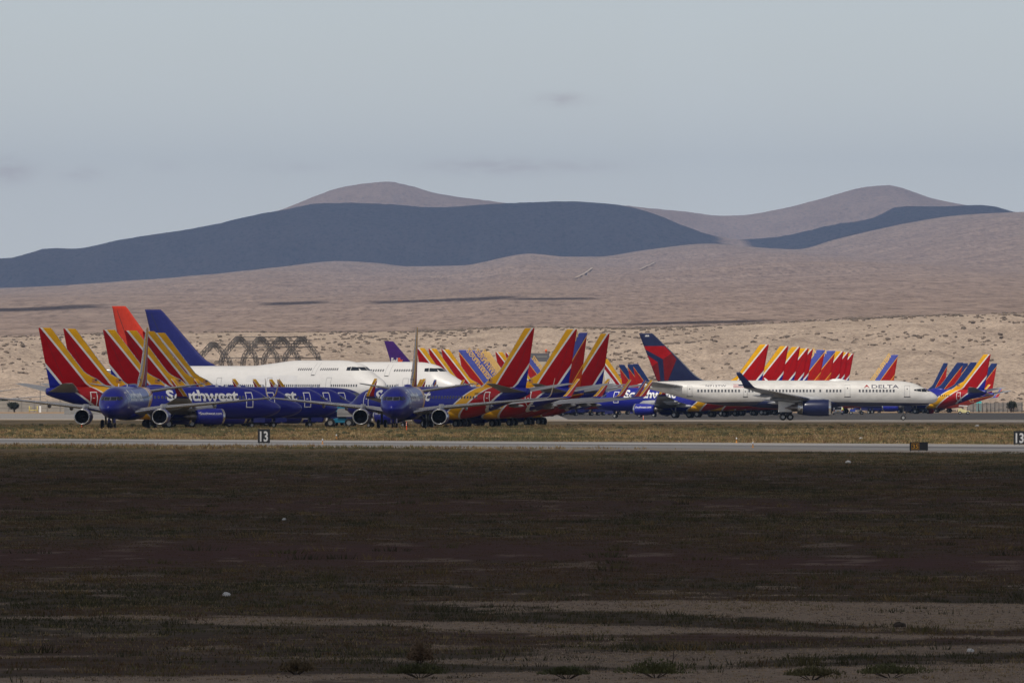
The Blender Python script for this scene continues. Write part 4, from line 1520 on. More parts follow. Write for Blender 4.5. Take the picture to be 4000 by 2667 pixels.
def hill_shade(x, y):
    px = 1176 + x * F2 / MID
    n = (fbm(x / 260, y / 2500, 4, 88) - .5) * 60
    m = np.maximum(np.clip((1668 - px + n) / 90, -1, 1), np.clip((px - 1748 + n) / 130, -1, 1))
    return np.minimum(m, np.clip(np.minimum(y - 39000, 58200 - y) / 1200, -1, 1))


cloud_field(hill_shade, -6000, 6000, 38500, 58800, 420, 90, 240, 3200, 300, thick, 'dense ragged cloud shading the near range of hills')
for k, (pts, hh) in enumerate([([(-60, 714), (60, 711), (150, 706), (215, 703)], 3.5), ([(606, 699), (660, 697), (735, 694)], 3.0), ([(862, 695), (960, 692), (1060, 688), (1165, 684)], 3.0), ([(1180, 688), (1260, 687), (1350, 686)], 2.2), ([(1440, 745), (1540, 742), (1640, 740), (1745, 738)], 2.6)]):
    shadow_strip(pts, hh, small, 20 + k)

# ------------------------------------------------------------------ the airliners
A_new = twin('new'); A_near = twin('new', winframe=True, regis='N561WN'); A_near2 = twin('new', winframe=True, regis='N781WN')
A_open = twin('new', opened=True)
A_old = twin('old'); A_plain = twin('plain'); A_heart = twin('heart'); A_white = twin('white'); A_glint = twin('glint')
GB = 'striped blue airliners parked in storage rows'
XT = 33.3
# two airliners facing the camera
a7 = math.radians(7.5)
for (npx, D, ang, lb) in [(422, 2436, 7.5, 'blue airliner facing the camera at left, nose to us in front of the left tails'), (1529, 2428, 5.3, 'blue airliner facing the camera near the centre, silver fin edge on and wings spread')]:
    a = math.radians(ang)
    spawn(A_new, 'airliner', (gx(npx, D), D, 0), (-math.sin(a), -math.cos(a)), lb, 'airliner', 'blue airliners parked nose to the camera')
# left row, noses to the right and away
L = [(150.5, 2478, A_near2, 'nearest airliner of the left row, leftmost striped red tail, white lettering on its side'), (247, 2512, A_new, 'second striped tail from the left, nose pointing right'),
     (402, 2553, A_new, 'third striped tail from the left, below the big orange tail'), (487, 2580, A_new, 'fourth striped tail from the left, partly behind the thin edge-on fin'),
     (557, 2610, A_new, 'fifth striped tail from the left, just right of the thin edge-on fin'), (599, 2672, A_open, 'sixth striped tail from the left in front of the deep blue tail, open cabin door')]
for px, D, pr, lb in L:
    h = head(26, 1, 1)
    spawn(pr, 'airliner', by_tail(px, D, h, XT), h, lb, 'airliner', GB)
# centre row, noses to the left and away
for px, D, th, pr, lb in [(2088, 2490, 45, A_near, 'nearest airliner of the centre row, red striped tail, dark registration on its yellow band'), (2254, 2532, 41, A_new, 'second airliner of the centre row, tall red tail right of the nearest one'),
                          (2249, 2606, 50, A_new, 'airliner of the centre row almost hidden behind the second red tail'), (2294, 2668, 52, A_old, 'airliner with light blue and orange tail squeezed between two red tails'),
                          (2381, 2715, 46, A_new, 'last red striped tail at the right end of the centre row')]:
    h = head(th, -1, 1)
    spawn(pr, 'airliner', by_tail(px, D, h, XT), h, lb, 'airliner', GB)
# far right row
k9 = 1.035
for px, D, pr, lb in [(3003, 3386, A_near, 'nearest of the far row, big white lettering, seen behind the white airliner tail'), (3080, 3500, A_new, 'far row tail with the broadest yellow band, behind the white fuselage'),
                      (3126, 3560, A_new, 'third tail of the far row, yellow top just right of the broad yellow band'), (3159, 3660, A_new, 'fourth tail of the far row, dark red'),
                      (3176, 3735, A_new, 'thin sliver of red tail left of the first lettered tail'), (3223, 3785, A_old, 'left one of the two neighbouring lettered light blue tails in the far row'),
                      (3263, 3850, A_old, 'right one of the two neighbouring lettered light blue tails in the far row'), (3296, 3900, A_new, 'red tail right of the lettered tails, widest of the last three'),
                      (3316, 4000, A_new, 'last but one red tail at the right end of the far row'), (3335, 4110, A_new, 'last red tail at the right end of the far row')]:
    h = head(27, -1, 1)
    spawn(pr, 'airliner', by_tail(px, D, h, XT), h, lb, 'airliner', GB)
h = head(38, -1, 1)
spawn(A_old, 'airliner', by_tail(3508, 4243, h, XT), h, 'lone lettered light blue and red tail above the white airliner lettering', 'airliner', GB)
# right cluster
for px, D, th, pr, lb in [(3702, 4440, 55, A_plain, 'narrow dark blue and red tail right behind the white airliner nose'), (3762, 4400, 30, A_plain, 'leftmost of the blue tails behind the bright striped tail'), (3781, 4470, 34, A_plain, 'middle blue tail behind the bright striped tail'),
                          (3815, 4360, 30, A_plain, 'blue tail directly left of the bright striped tail'), (3870, 4190, 30, A_new, 'bright yellow and red striped tail standing apart at the far right'), (3895, 4500, 34, A_plain, 'blue and orange tail at the right behind the bright striped tail')]:
    h = head(th, -1, 1)
    k = .89 if pr is A_plain else 1.0
    spawn(pr, 'airliner', by_tail(px, D, h, XT, k), h, lb, 'airliner', GB, k)
# centre back row, noses right
for px, D, th, pr, lb in [(1627, 3640, 32, A_new, 'leftmost striped tail behind the white jumbo nose'), (1674, 3692, 32, A_new, 'second striped tail behind the white jumbo nose'), (1724, 3742, 30, A_new, 'third striped tail behind the jumbo nose, tallest, left of the lettered tails'),
                          (1791, 3790, 30, A_old, 'first lettered light blue tail right of the striped tails'), (1825, 3838, 30, A_old, 'lettered tail half hidden behind the first lettered tail'), (1851, 3880, 30, A_old, 'third lettered light blue tail beside the tail painted with sun glint'),
                          (1882, 3925, 30, A_glint, 'tail painted pale sand for its sun glint, behind the lettered light blue tails'), (1935, 3975, 32, A_new, 'small striped tail left of the nearest red tail of the centre row'), (1974, 4025, 32, A_new, 'sliver of striped tail beside the nearest red tail of the centre row'),
                          (2052, 4520, 34, A_old, 'lettered tail glimpsed between the two tall red tails'), (2350, 4700, 34, A_heart, 'white tail with yellow and red bands behind the last red tail'), (2418, 4690, 36, A_plain, 'left one of three small blue and orange tails before the dark blue fin'),
                          (2451, 4640, 36, A_plain, 'middle one of three small blue and orange tails before the dark blue fin'), (2472, 4560, 36, A_plain, 'right one of three small blue and orange tails before the dark blue fin')]:
    h = head(th, 1, 1)
    k = .89 if pr is A_plain else 1.0
    spawn(pr, 'airliner', by_tail(px, D, h, XT, k), h, lb, 'airliner', GB, k)
# a white twin mostly outside the frame at the left: wing and engine show
h = (-.2, -.98)
spawn(A_white, 'airliner', (gx(-150, 5000) , 5000, .28), h, 'white airliner at the left edge, only its wing and grey engine in view', 'airliner')
# jumbos
J_o, J_b = jumbo(M['jorange']), jumbo(M['jblue'])
GJ = 'white jumbo jets behind the blue rows'
h = head(47, 1, -1)
spawn(J_o, 'jumbo_jet', by_tail(437, 3470, h, 70.2), h, 'white jumbo jet with faded orange tail and upper deck hump', 'jumbo jet', GJ)
h = head(34, 1, -1)
spawn(J_b, 'jumbo_jet', by_tail(565.5, 3610, h, 70.2), h, 'white jumbo jet with deep blue tail, its nose right of the other jumbo', 'jumbo jet', GJ)
h = head(40, 1, -1)
spawn(J_b, 'jumbo_jet', by_tail(655, 4900, h, 70.2), h, 'far jumbo jet whose dark tail edge peeks out behind the deep blue tail', 'jumbo jet', GJ)
P_d, P_f = long_twin('delta'), long_twin('cargo')
h = head(.5, 1, -1)
spawn(P_d, 'airliner', by_tail(2496, 3105, h, 46.6), h, 'long white airliner with navy and red tail parked on the taxiway', 'airliner')
h = head(36, 1, 1)
spawn(P_f, 'cargo_jet', by_tail(1499, 4650, h, 57.0), h, 'cargo jet with purple tail behind the white jumbos', 'cargo jet', scale=1.22)
# ------------------------------------------------------------------ runway signs
def flat_text(name, s, w, h, mat, parent, loc, bold=.0):
    uv, fs = text2d(s, bold, 1)
    mb = MB()
    n = len(uv)
    vs = [(u * w - w / 2, 0, v * h) for u, v in uv]
    mb.add(vs, fs, 0, False)
    o = mb.build(name, mat, parent); o.location = loc
    return o


signblack = plain('matt_black_sign', (.012, .013, .015), .6)
signwhite = plain('sign_white_paint', (.62, .62, .62), .6)
signamber = plain('sign_amber_paint', (.62, .30, .02), .6)


def distance_sign(px, ybot, w, h, label):
    D = CAMH * F4 / (ybot - HOR)
    r = empty('distance_sign', (gx(px, D), D, 0), label=label, cat='sign', group='black runway distance signs')
    mb = MB(); bx(mb, -w / 2, w / 2, -.12, .12, .09, h); bevel(mb.build('board', signblack, r), .02)
    mb = MB(); bx(mb, -w / 2 - .02, w / 2 + .02, -.14, .14, h, h + .03); mb.build('top_trim', plain('sign_trim', (.05, .055, .06), .5), r)
    for q in (-.36, 0, .36):
        m = MB(); bar(m, (q * w * 1.1, 0, -.02), (q * w * 1.1, 0, .1), .025, 0, 8); m.build('leg', M['strut'], r)
    flat_text('numeral', '13', w * .66, h * .72, signwhite, r, (0, -.126, h * .16), .025)
    return r


distance_sign(1031, 1733.5, 1.02, 1.22, 'black runway sign with white 13 left of the centre')
distance_sign(3983, 1738.5, 1.0, 1.14, 'black runway sign with white 13 cut by the right edge')
D = CAMH * F4 / (1764 - HOR)
r = empty('runway_sign', (gx(3589, D), D, 0), label='low black sign with amber 35 and a blank half', cat='sign')
mb = MB(); bx(mb, -.66, .66, -.12, .12, .10, .70); bevel(mb.build('board', signblack, r), .02)
for q in (-.6, 0, .56):
    m = MB(); bar(m, (q, 0, -.02), (q, 0, .12), .025, 0, 8); m.build('leg', M['strut'], r)
mb = MB()
for (a, b, c, d) in [(-.52, .02, .60, .625), (-.52, .02, .155, .18), (-.52, -.495, .18, .60), (-.005, .02, .18, .60)]:
    bx(mb, a, b, -.132, -.121, c, d)
mb.build('numeral_border', signamber, r)
flat_text('numeral', '35', .42, .31, signamber, r, (-.25, -.128, .235), .02)
mb = MB(); bx(mb, .055, .07, -.13, -.119, .12, .69); mb.build('panel_joint', plain('sign_trim', (.05, .055, .06), .5), r)

# ------------------------------------------------------------------ runway edge lights and delineators
lamp_o = plain('edge_light_orange', (.75, .30, .03), .5)


def edge_light(px, ybot, label):
    D = CAMH * F4 / (ybot - HOR)
    r = empty('edge_light', (gx(px, D), D, 0), label=label, cat='runway light', group='small orange runway edge lights')
    mb = MB(); lathe(mb, [(0, .10), (.04, .10), (.06, .035), (.30, .035), (.31, .05)], (0, 0, 0), 'z', 12); mb.build('stem', lamp_o, r)
    mb = MB(); lathe(mb, [(.30, .05), (.32, .062), (.40, .06), (.45, .035), (.46, .002)], (0, 0, 0), 'z', 12); mb.build('lamp_globe', M['white'], r)


for q in [(1314, 1715, 'orange edge light on the far side of the runway below the centre jet engine'), (1260, 1734, 'orange edge light on the near side of the runway right of the 13 sign'), (2877, 1729, 'orange edge light on the far side of the runway below the white airliner'), (2941, 1748, 'orange edge light on the near side of the runway below the white airliner')]:
    edge_light(*q)
dl = plain('fluorescent_orange_post', (.85, .10, .015), .5)


def delineator(px, ybot, h, label):
    D = CAMH * F4 / (ybot - HOR)
    r = empty('delineator_post', (gx(px, D), D, 0), label=label, cat='marker post', group='thin orange marker posts')
    mb = MB(); lathe(mb, [(0, .16), (.05, .15), (.06, .05)], (0, 0, 0), 'z', 14); mb.build('base', M['black'], r)
    mb = MB(); lathe(mb, [(.05, .05), (h - .05, .05), (h, .03), (h + .001, .001)], (0, 0, 0), 'z', 12); mb.build('post', dl, r)
    mb = MB()
    for z in (h * .62, h * .8): lathe(mb, [(z, .054), (z + .1, .054)], (0, 0, 0), 'z', 12)
    mb.build('reflective_band', M['white'], r)


delineator(319, 1671, 1.15, 'orange marker post in front of the left engine intake')
delineator(1588, 1683, 1.05, 'orange marker post beside the centre nose wheel')
delineator(2513, 1646, .95, 'orange marker post left of the blue engine by the taxiway')

# ------------------------------------------------------------------ boom lift
teal = plain('teal_machine_paint', (.02, .25, .42), .45, 0, .2)
lgrey = plain('light_grey_panels', (.42, .41, .40), .5)
D = 2580
r = empty('boom_lift', (gx(1334, D), D, 0), math.radians(-12), label='teal boom lift with grey engine covers and lettered boom', cat='boom lift')
mb = MB(); prism(mb, [(-1.0, .55), (1.0, .55), (1.15, .75), (1.15, 1.0), (.6, 1.15), (-.6, 1.15), (-1.15, 1.0), (-1.15, .75)], -.75, .75); bevel(mb.build('chassis', teal, r), .05)
for sx in (-1.22, 1.22):
    for sy in (-1.0, 1.0):
        o = link('wheel', wheel_mesh('wheel', .56, .42), r); o.location = (sx, sy, .56)
mb = MB(); lathe(mb, [(1.15, .5), (1.32, .5)], (0, 0, 0), 'z', 20); mb.build('turntable_ring', M['black'], r)
mb = MB()
for s in (-1, 1):
    prism(mb, [(-.35, 1.34), (2.35, 1.34), (2.5, 1.5), (2.5, 2.1), (2.2, 2.42), (-.1, 2.42), (-.35, 2.2)], s * .45, s * 1.1)
    for z in (1.62, 1.74): bx(mb, -.3, 2.45, s * 1.09 - .025, s * 1.09 + .025, z, z + .03, 1)
mb.build('engine_cover', [lgrey, M['strut']], r)
mb = MB(); prism(mb, [(-4.2, 1.35), (-4.0, 1.35), (2.3, 2.55), (2.3, 3.0), (-.2, 2.75), (-3.6, 1.75), (-4.2, 1.45)], -.22, .22); bevel(mb.build('boom', teal, r), .03)
uv, fs = text2d('Genie S-60', .02, 2)
mb = MB()
dv = Vector((2.9, .78)).normalized()
mb.add([(-3.2 + u * 2.35 * dv.x - v * .34 * dv.y, -.23, 1.50 + u * 2.35 * dv.y + v * .34 * dv.x) for u, v in uv], fs, 0, False)
mb.build('boom_lettering', M['white'], r)
mb = MB()
for z in (.1, .55, 1.05):
    for y in (-.8, .8): bar(mb, (-5.0, y, 1.0 + z), (-4.25, y, 1.0 + z), .025)
    bar(mb, (-5.0, -.8, 1.0 + z), (-5.0, .8, 1.0 + z), .025)
for x, y in [(-5, -.8), (-5, .8), (-4.25, -.8), (-4.25, .8)]: bar(mb, (x, y, 1.05), (x, y, 2.1), .025)
bx(mb, -5.02, -4.22, -.82, .82, 1.02, 1.07)
mb.build('platform_cage', lgrey, r)

# ------------------------------------------------------------------ open steel arch frame of a dismantled shelter
steel = plain('galvanised_truss_steel', (.115, .10, .09), .42, .3)
D0 = 3900.0
S0 = F4 / D0
r = empty('arch_shelter_frame', (gx(1056, D0), D0, .28), math.radians(24), label='bare steel truss arches of a shelter frame behind the jumbo', cat='shelter frame')


def arch(x, hmax, half):
    """trussed gambrel arch in the local y-z plane at x"""
    hp = [(1, 0), (1, .60), (.965, .70), (.87, .775), (.55, .87), (.22, .965), (.10, .993), (0, 1)]
    pr = np.array(hp)
    out = [(-y * half, z * hmax) for y, z in hp] + [(y * half, z * hmax) for y, z in hp[-2::-1]]

    def dense(pl, n=4):
        o = []
        for a, b in zip(pl[:-1], pl[1:]):
            for i in range(n): o.append(Vector((a[0] + (b[0] - a[0]) * i / n, a[1] + (b[1] - a[1]) * i / n)))
        return o + [Vector(pl[-1])]
    o_ = dense(out)
    i_ = []
    for q, p in enumerate(o_):
        d = (o_[min(q + 1, len(o_) - 1)] - o_[max(q - 1, 0)]).normalized()
        i_.append(p + Vector((d.y, -d.x)) * .95)
    mb = MB()
    for w in (-.3, .3):
        for pl, rr in ((o_, .065), (i_, .055)):
            for a, b in zip(pl[:-1], pl[1:]): bar(mb, (x + w, a[0], a[1]), (x + w, b[0], b[1]), rr, 0, 5)
        for q in range(len(o_)):
            bar(mb, (x + w, *o_[q]), (x + w, *i_[q]), .045, 0, 4)
            if q + 1 < len(o_): bar(mb, (x + w, *(o_[q] if q % 2 else i_[q])), (x + w, *(i_[q + 1] if q % 2 else o_[q + 1])), .045, 0, 4)
    for q in range(0, len(o_), 2):
        bar(mb, (x - .3, *o_[q]), (x + .3, *o_[q]), .045, 0, 4)
    return mb


for ap, hm in [(834, 14.3), (934, 15.45), (1018, 15.4), (1098, 15.4), (1178, 15.4)]:
    arch((ap - 1056) / S0 / .9135, hm, 9.4).build('arch', steel, r)
xa, xb = (934 - 1056) / S0 / .9135, (1178 - 1056) / S0 / .9135
for (y, z) in [(0, 15.3), (0, 14.5), (-1.9, 14.0), (1.9, 14.0), (-5.2, 13.3), (5.2, 13.3), (-8.9, 11.2), (8.9, 11.2)]:
    m = MB()
    bar(m, (xa, y, z), (xb, y, z), .10, 0, 6)
    m.build('purlin', steel, r)

# ------------------------------------------------------------------ buildings behind
beige = plain('beige_metal_cladding', (.42, .36, .27), .6, 0, 0, .08, .2)
dgrey = plain('dark_grey_cladding', (.085, .085, .095), .55, 0, 0, .1, .2)
D = 4790
s = F4 / D
r = empty('hangar', (gx(2235, D), D, .28), label='beige hangar with dark grey upper box and faint sign line', cat='hangar')
hw = 170 / s
zt = CAMH + (HOR - 1409) / s - .5
mb = MB(); prism(mb, [(-hw, 0), (hw, 0), (hw, zt - .5), (hw * .6, zt), (-hw, zt)], -6, 10)
for k in range(24): bx(mb, -hw + k * hw / 12, -hw + k * hw / 12 + .08, -6.05, -6.0, 0, zt - .5)
mb.build('wall', beige, r)
mb = MB(); bx(mb, (2060 - 2235) / s, (2146 - 2235) / s, -5, 7, zt - .02, CAMH + (HOR - 1376) / s - .5); mb.build('upper_box', dgrey, r)
mb = MB(); bx(mb, (2096 - 2235) / s, (2137 - 2235) / s, -5.06, -5.0, zt + 1.15, zt + 1.3); mb.build('sign_line', plain('pale_sign_paint', (.30, .31, .28), .6), r)
mb = MB()
bx(mb, -hw * .35, hw * .35, -6.12, -6.05, 0, zt * .72); mb.build('hangar_door', plain('faded_beige_door', (.36, .31, .24), .6), r)
mb = MB(); lathe(mb, [(0, .12), (.35, .12), (.4, .3), (.8, .28), (.95, .1), (.96, .01)], ((2133 - 2235) / s, 0, CAMH + (HOR - 1376) / s - .5), 'z', 14); mb.build('beacon', M['orange'], r)
mb = MB(); bx(mb, -1.1, 1.1, -1, 1, 0, 2.6); prism(mb, [(-1.2, 2.6), (1.2, 2.6), (0, 3.2)], -1.1, 1.1)
# trees near the hangar
def tree(px, D, h, w, label, seed):
    r = empty('tree', (gx(px, D), D, .28), label=label, cat='tree')
    mb = MB(); lathe(mb, [(-.1, .22), (h * .35, .16), (h * .7, .06)], (0, 0, 0), 'z', 10)
    for k in range(6):
        a = k * 1.1; bar(mb, (0, 0, h * (.25 + .07 * k)), (math.cos(a) * w * .35, math.sin(a) * w * .35, h * (.5 + .07 * k)), .05, 0, 5)
    mb.build('trunk', plain('shrub_wood', (.06, .045, .035), .9), r)
    g = np.random.default_rng(seed); n = 1300
    d = g.normal(0, 1, (n, 3)); d /= np.linalg.norm(d, axis=1)[:, None]; rr = g.uniform(.3, 1, n) ** .5
    ctr = g.normal(0, .33, (9, 3)) * np.array([w / 2, w / 2, h * .3])
    p = d * rr[:, None] * np.array([w * .3, w * .3, h * .2]) + ctr[g.integers(0, 9, n)] + np.array([0, 0, h * .66])
    a = g.normal(0, .2, (n, 3)); b = g.normal(0, .2, (n, 3))
    co = np.stack([p, p + a, p + b], 1).reshape(-1, 3)
    col = np.repeat(np.array([(.035, .042, .026)]) * g.uniform(.6, 1.5, (n, 1)), 3, 0)
    o = stuff_mesh('crown', co, np.arange(n * 3).reshape(-1, 3), col, pm); o.parent = r


tree(2398, 4740, 8.6, 3.6, 'slim dark tree beside the beige hangar end', 3)
tree(20, 4760, 3.0, 3.6, 'low bushy dark tree at the left edge below the grey engine', 4)
tree(56, 4650, 2.4, 2.6, 'small dark bush tree just right of the left edge bush', 6)
tree(3950, 4600, 3.0, 3.0, 'olive bush tree before the slatted fence at the right', 5)

# lamp post, wall and yellow frame at the left
D = 4550; s = F4 / D
r = empty('lamp_post', (gx(157, D), D, .28), label='tall thin lamp post with white base box at left', cat='lamp post')
mb = MB(); lathe(mb, [(0, .11), (7.0, .06)], (0, 0, 0), 'z', 10); bar(mb, (0, 0, 6.95), (-.35, 0, 7.0), .05); bar(mb, (0, 0, 6.95), (.35, 0, 7.0), .05); mb.build('pole', M['strut'], r)
for q in (-.6, .6):
    mb = MB(); bx(mb, q - .3, q + .3, -.18, .18, 6.92, 7.08); mb.build('lamp_head', M['strut'], r)
mb = MB(); bx(mb, -.22, .22, -.25, .25, 0, 1.5); bevel(mb.build('base_box', M['white'], r), .03)
wallm = plain('weathered_concrete', (.27, .25, .22), .85, 0, 0, .12, .4)
r = empty('concrete_wall', (gx(110, 4700), 4700, .28), label='long pale concrete wall with posts low at the left', cat='wall')
mb = MB(); bx(mb, -17, 17, -.15, .15, 0, 2.6)
for k in range(12): bx(mb, -17 + k * 3.05, -16.7 + k * 3.05, -.24, -.15, 0, 2.75, 1)
for z in (.9, 1.8): bx(mb, -17, 17, -.19, -.15, z, z + .06, 1)
mb.build('panel', [wallm, plain('darker_concrete', (.20, .185, .17), .85)], r)
mb = MB()
for q in (-.9, .9): bar(mb, (q, 0, 0), (q, 0, 1.5), .08, 0, 8)
bar(mb, (-.9, 0, .55), (.9, 0, .55), .07, 0, 8); bar(mb, (-.9, 0, 1.1), (-.3, 0, 1.1), .06)
o = mb.build('barrier_frame', plain('yellow_safety_paint', (.62, .50, .08), .5)); o.location = (gx(130, 4500), 4500, .28)
tag(o, 'yellow steel barrier frame by the lamp post', 'barrier')
r = empty('concrete_block', (gx(322, 4150), 4150, .28), label='plain grey concrete block wall behind the left airliner wing', cat='block wall')
mb = MB(); bx(mb, -3.8, 3.8, -.8, .8, 0, 1.75); bevel(mb.build('block', plain('grey_block', (.22, .21, .20), .85), r), .06)
mb = MB(); bx(mb, -3.9, 3.9, -.88, .88, 1.75, 1.86); mb.build('coping', wallm, r)

# ------------------------------------------------------------------ slatted fence, cabin and tug at the right
D = 4600; s = F4 / D
r = empty('slatted_fence', (gx(3778, D), D, .28), label='grey slatted fence with dark posts at the far right', cat='fence')
slat = plain('grey_fence_slats', (.17, .165, .16), .75, 0, 0, .15, .8)
L_ = (3995 - 3778) / s
mb = MB()
n = 64
for k in range(n): bx(mb, k * L_ / n + .02, (k + 1) * L_ / n - .02, -.02, .02, .1, 2.0 + .35 * k / n)
bx(mb, 0, L_, .02, .05, .2, .28); bx(mb, 0, L_, .02, .05, 1.8, 1.88)
mb.build('slat_panel', slat, r)
for x in (0, 23, 44, 60, 76, 92, 108, 124, 140, 158, 180, 214):
    m = MB(); xx = x / s; bar(m, (xx, -.08, -.1), (xx, -.08, 2.12 + .3 * x / 214), .07, 0, 8); m.build('post', plain('dark_post', (.04, .038, .036), .7), r)
    if x in (44, 76): m = MB(); bar(m, (xx, -.1, 1.3), (xx + .2, -1.6, 0), .06, 0, 8); m.build('brace', plain('dark_post', (.04, .038, .036), .7), r)
D = 4720; s = F4 / D
r = empty('portable_toilet', (gx(3824, D), D, .28), label='turquoise portable toilet with white roof behind the fence', cat='portable toilet')
mb = MB(); bx(mb, -.62, .62, -.6, .6, .1, 2.55); bevel(mb.build('cabin', plain('turquoise_plastic', (.04, .42, .46), .45), r), .05)
mb = MB(); prism(mb, [(-.68, 2.55), (.68, 2.55), (.5, 2.82), (-.5, 2.82)], -.66, .66); mb.build('roof', M['white'], r)
mb = MB(); bx(mb, -.4, .4, -.64, -.6, .2, 2.2); mb.build('door', plain('pale_turquoise_plastic', (.10, .50, .52), .45), r)
D = 4050; s = F4 / D
r = empty('airport_tug', (gx(3764, D), D, .28), label='pale yellow airport tug with white canopy at the fence end', cat='tug')
cream = plain('cream_yellow_paint', (.66, .60, .30), .5)
mb = MB(); prism(mb, [(-1.1, .35), (1.25, .35), (1.25, .75), (.35, .8), (.3, 1.05), (-.35, 1.1), (-.4, 1.25), (-1.1, 1.2)], -.65, .65); bevel(mb.build('body', cream, r), .05)
mb = MB(); prism(mb, [(-1.0, 1.72), (.85, 1.68), (.8, 1.82), (-.9, 1.88)], -.7, .7); mb.build('canopy', M['white'], r)
mb = MB()
for x in (-.9, .75):
    for y in (-.6, .6): bar(mb, (x, y, .8), (x, y, 1.74), .04)
mb.build('canopy_post', M['strut'], r)
mb = MB(); bx(mb, -.3, .2, -.5, .5, 1.0, 1.15); bx(mb, -.38, -.28, -.5, .5, 1.1, 1.5); mb.build('seat', M['black'], r)
for x in (-.75, .85):
    for y in (-.62, .62):
        o = link('wheel', wheel_mesh('wheel', .34, .22), r); o.location = (x, y, .34)

# ------------------------------------------------------------------ parked car with its tail to us, and a worker in a yellow vest
D = 4000; s = F4 / D
r = empty('parked_car', (gx(3273, D), D, .28), math.radians(90), label='white estate car seen from behind under the white airliner belly', cat='car')
cw = plain('car_white_paint', (.62, .62, .60), .35, 0, .5)
mb = MB(); prism(mb, [(-2.2, .35), (2.2, .32), (2.25, .7), (2.1, .95), (1.1, 1.05), (.55, 1.55), (-1.7, 1.62), (-2.1, 1.0), (-2.25, .8)], -.9, .9); bevel(mb.build('body', cw, r), .08, 3)
mb = MB(); mb.add([(-2.09, -.72, 1.04), (-2.09, .72, 1.04), (-1.77, .62, 1.53), (-1.77, -.62, 1.53)], [(0, 1, 2, 3)], 0, False); mb.build('rear_window', M['glass'], r)
for q in (-1, 1):
    mb = MB(); prism(mb, [(-1.55, 1.08), (.95, 1.08), (.5, 1.48), (-1.5, 1.52)], q * .905 - .006, q * .905 + .006); mb.build('side_window', M['glass'], r)
    mb = MB(); bx(mb, -2.28, -2.18, q * .76 - .12, q * .76 + .12, .72, 1.0); mb.build('tail_light', M['dred'], r)
mb = MB(); bx(mb, -2.34, -2.2, -.85, .85, .42, .58); mb.build('bumper', M['strut'], r)
mb = MB(); bx(mb, -2.275, -2.2, -.26, .26, .66, .8); mb.build('number_plate', M['cream'], r)
for x in (-1.35, 1.4):
    for y in (-.82, .82):
        o = link('wheel', wheel_mesh('wheel', .33, .22), r); o.location = (x, y, .33)


def person(px, D, label):
    """one skinned body, feet on the ground, bending slightly towards the car"""
    J = [(0, 0, .92), (0, .02, 1.12), (-.03, .04, 1.34), (-.07, .05, 1.46), (-.11, .06, 1.58), (-.12, .06, 1.70)]
    R_ = [.13, .12, .13, .06, .085, .075]
    E = [(0, 1), (1, 2), (2, 3), (3, 4), (4, 5)]
    for sg in (-1, 1):
        b = len(J)
        J += [(0, sg * .09, .86), (.02 * sg, sg * .10, .48), (.03 * sg, sg * .10, .08), (.03 * sg - .13, sg * .11, .04)]
        R_ += [.095, .062, .045, .04]; E += [(0, b), (b, b + 1), (b + 1, b + 2), (b + 2, b + 3)]
        b = len(J)
        J += [(-.03, sg * .19, 1.37), (-.10, sg * .24, 1.10), (-.28, sg * .20, .96), (-.36, sg * .19, .95)]
        R_ += [.055, .045, .035, .03]; E += [(2, b), (b, b + 1), (b + 1, b + 2), (b + 2, b + 3)]
    me = bpy.data.meshes.new('person_body'); me.from_pydata(J, E, []); me.update()
    t = NT('worker_clothes'); x, y, z = t.xyz()
    c = t.ramp(t.math('DIVIDE', z, 2.0), [(0, (.02, .02, .02)), (.045, (.02, .03, .09)), (.46, (.62, .68, .03)), (.695, (.28, .16, .11)), (.79, (.28, .16, .11)), (.83, (.03, .022, .016))], 'CONSTANT')
    t.fin(c, .8)
    me.materials.append(t.mat)
    o = link('person', me)
    m = o.modifiers.new('skin', 'SKIN'); m.use_smooth_shade = True
    for v, rr in zip(me.skin_vertices[0].data, R_): v.radius = (rr, rr); v.use_root = False
    me.skin_vertices[0].data[0].use_root = True
    s_ = o.modifiers.new('smooth', 'SUBSURF'); s_.levels = 1; s_.render_levels = 2
    o.location = (gx(px, D), D, .28)
    tag(o, label, 'person')
    return o


person(3293, 3985, 'person in a bright yellow vest and dark blue trousers beside the car')
# baggage cart with dolly wheels right of the car
r = empty('ground_power_cart', (gx(3345, 4010), 4010, .28), label='low dark cart on small wheels right of the parked car', cat='cart')
mb = MB(); bx(mb, -1.5, 1.5, -.6, .6, .45, .62); bx(mb, -1.3, -.2, -.5, .5, .62, 1.1, 1); bx(mb, .1, 1.2, -.5, .5, .62, .95, 2); bar(mb, (1.5, 0, .5), (2.3, 0, .25), .05)
bevel(mb.build('body', [M['strut'], plain('cart_blue', (.02, .05, .32), .5), plain('cart_grey', (.22, .2, .19), .6)], r), .03)
for x in (-1.1, 1.1):
    for y in (-.55, .55):
        o = link('wheel', wheel_mesh('wheel', .36, .2), r); o.location = (x, y, .36)
# red intake plugs and covers seen under the airliners
r = empty('engine_cover_plug', (gx(3638, 4200), 4200, .28), label='red round engine cover standing under the blue airliner at right', cat='engine cover')
mb = MB(); lathe(mb, [(-.12, .01), (-.12, .58), (.12, .62), (.12, .01)], (0, 0, .62), 'y', 24); mb.build('disc', M['dred'], r)
mb = MB(); bar(mb, (0, -.15, .5), (0, -.15, .8), .04); mb.build('handle', M['black'], r)

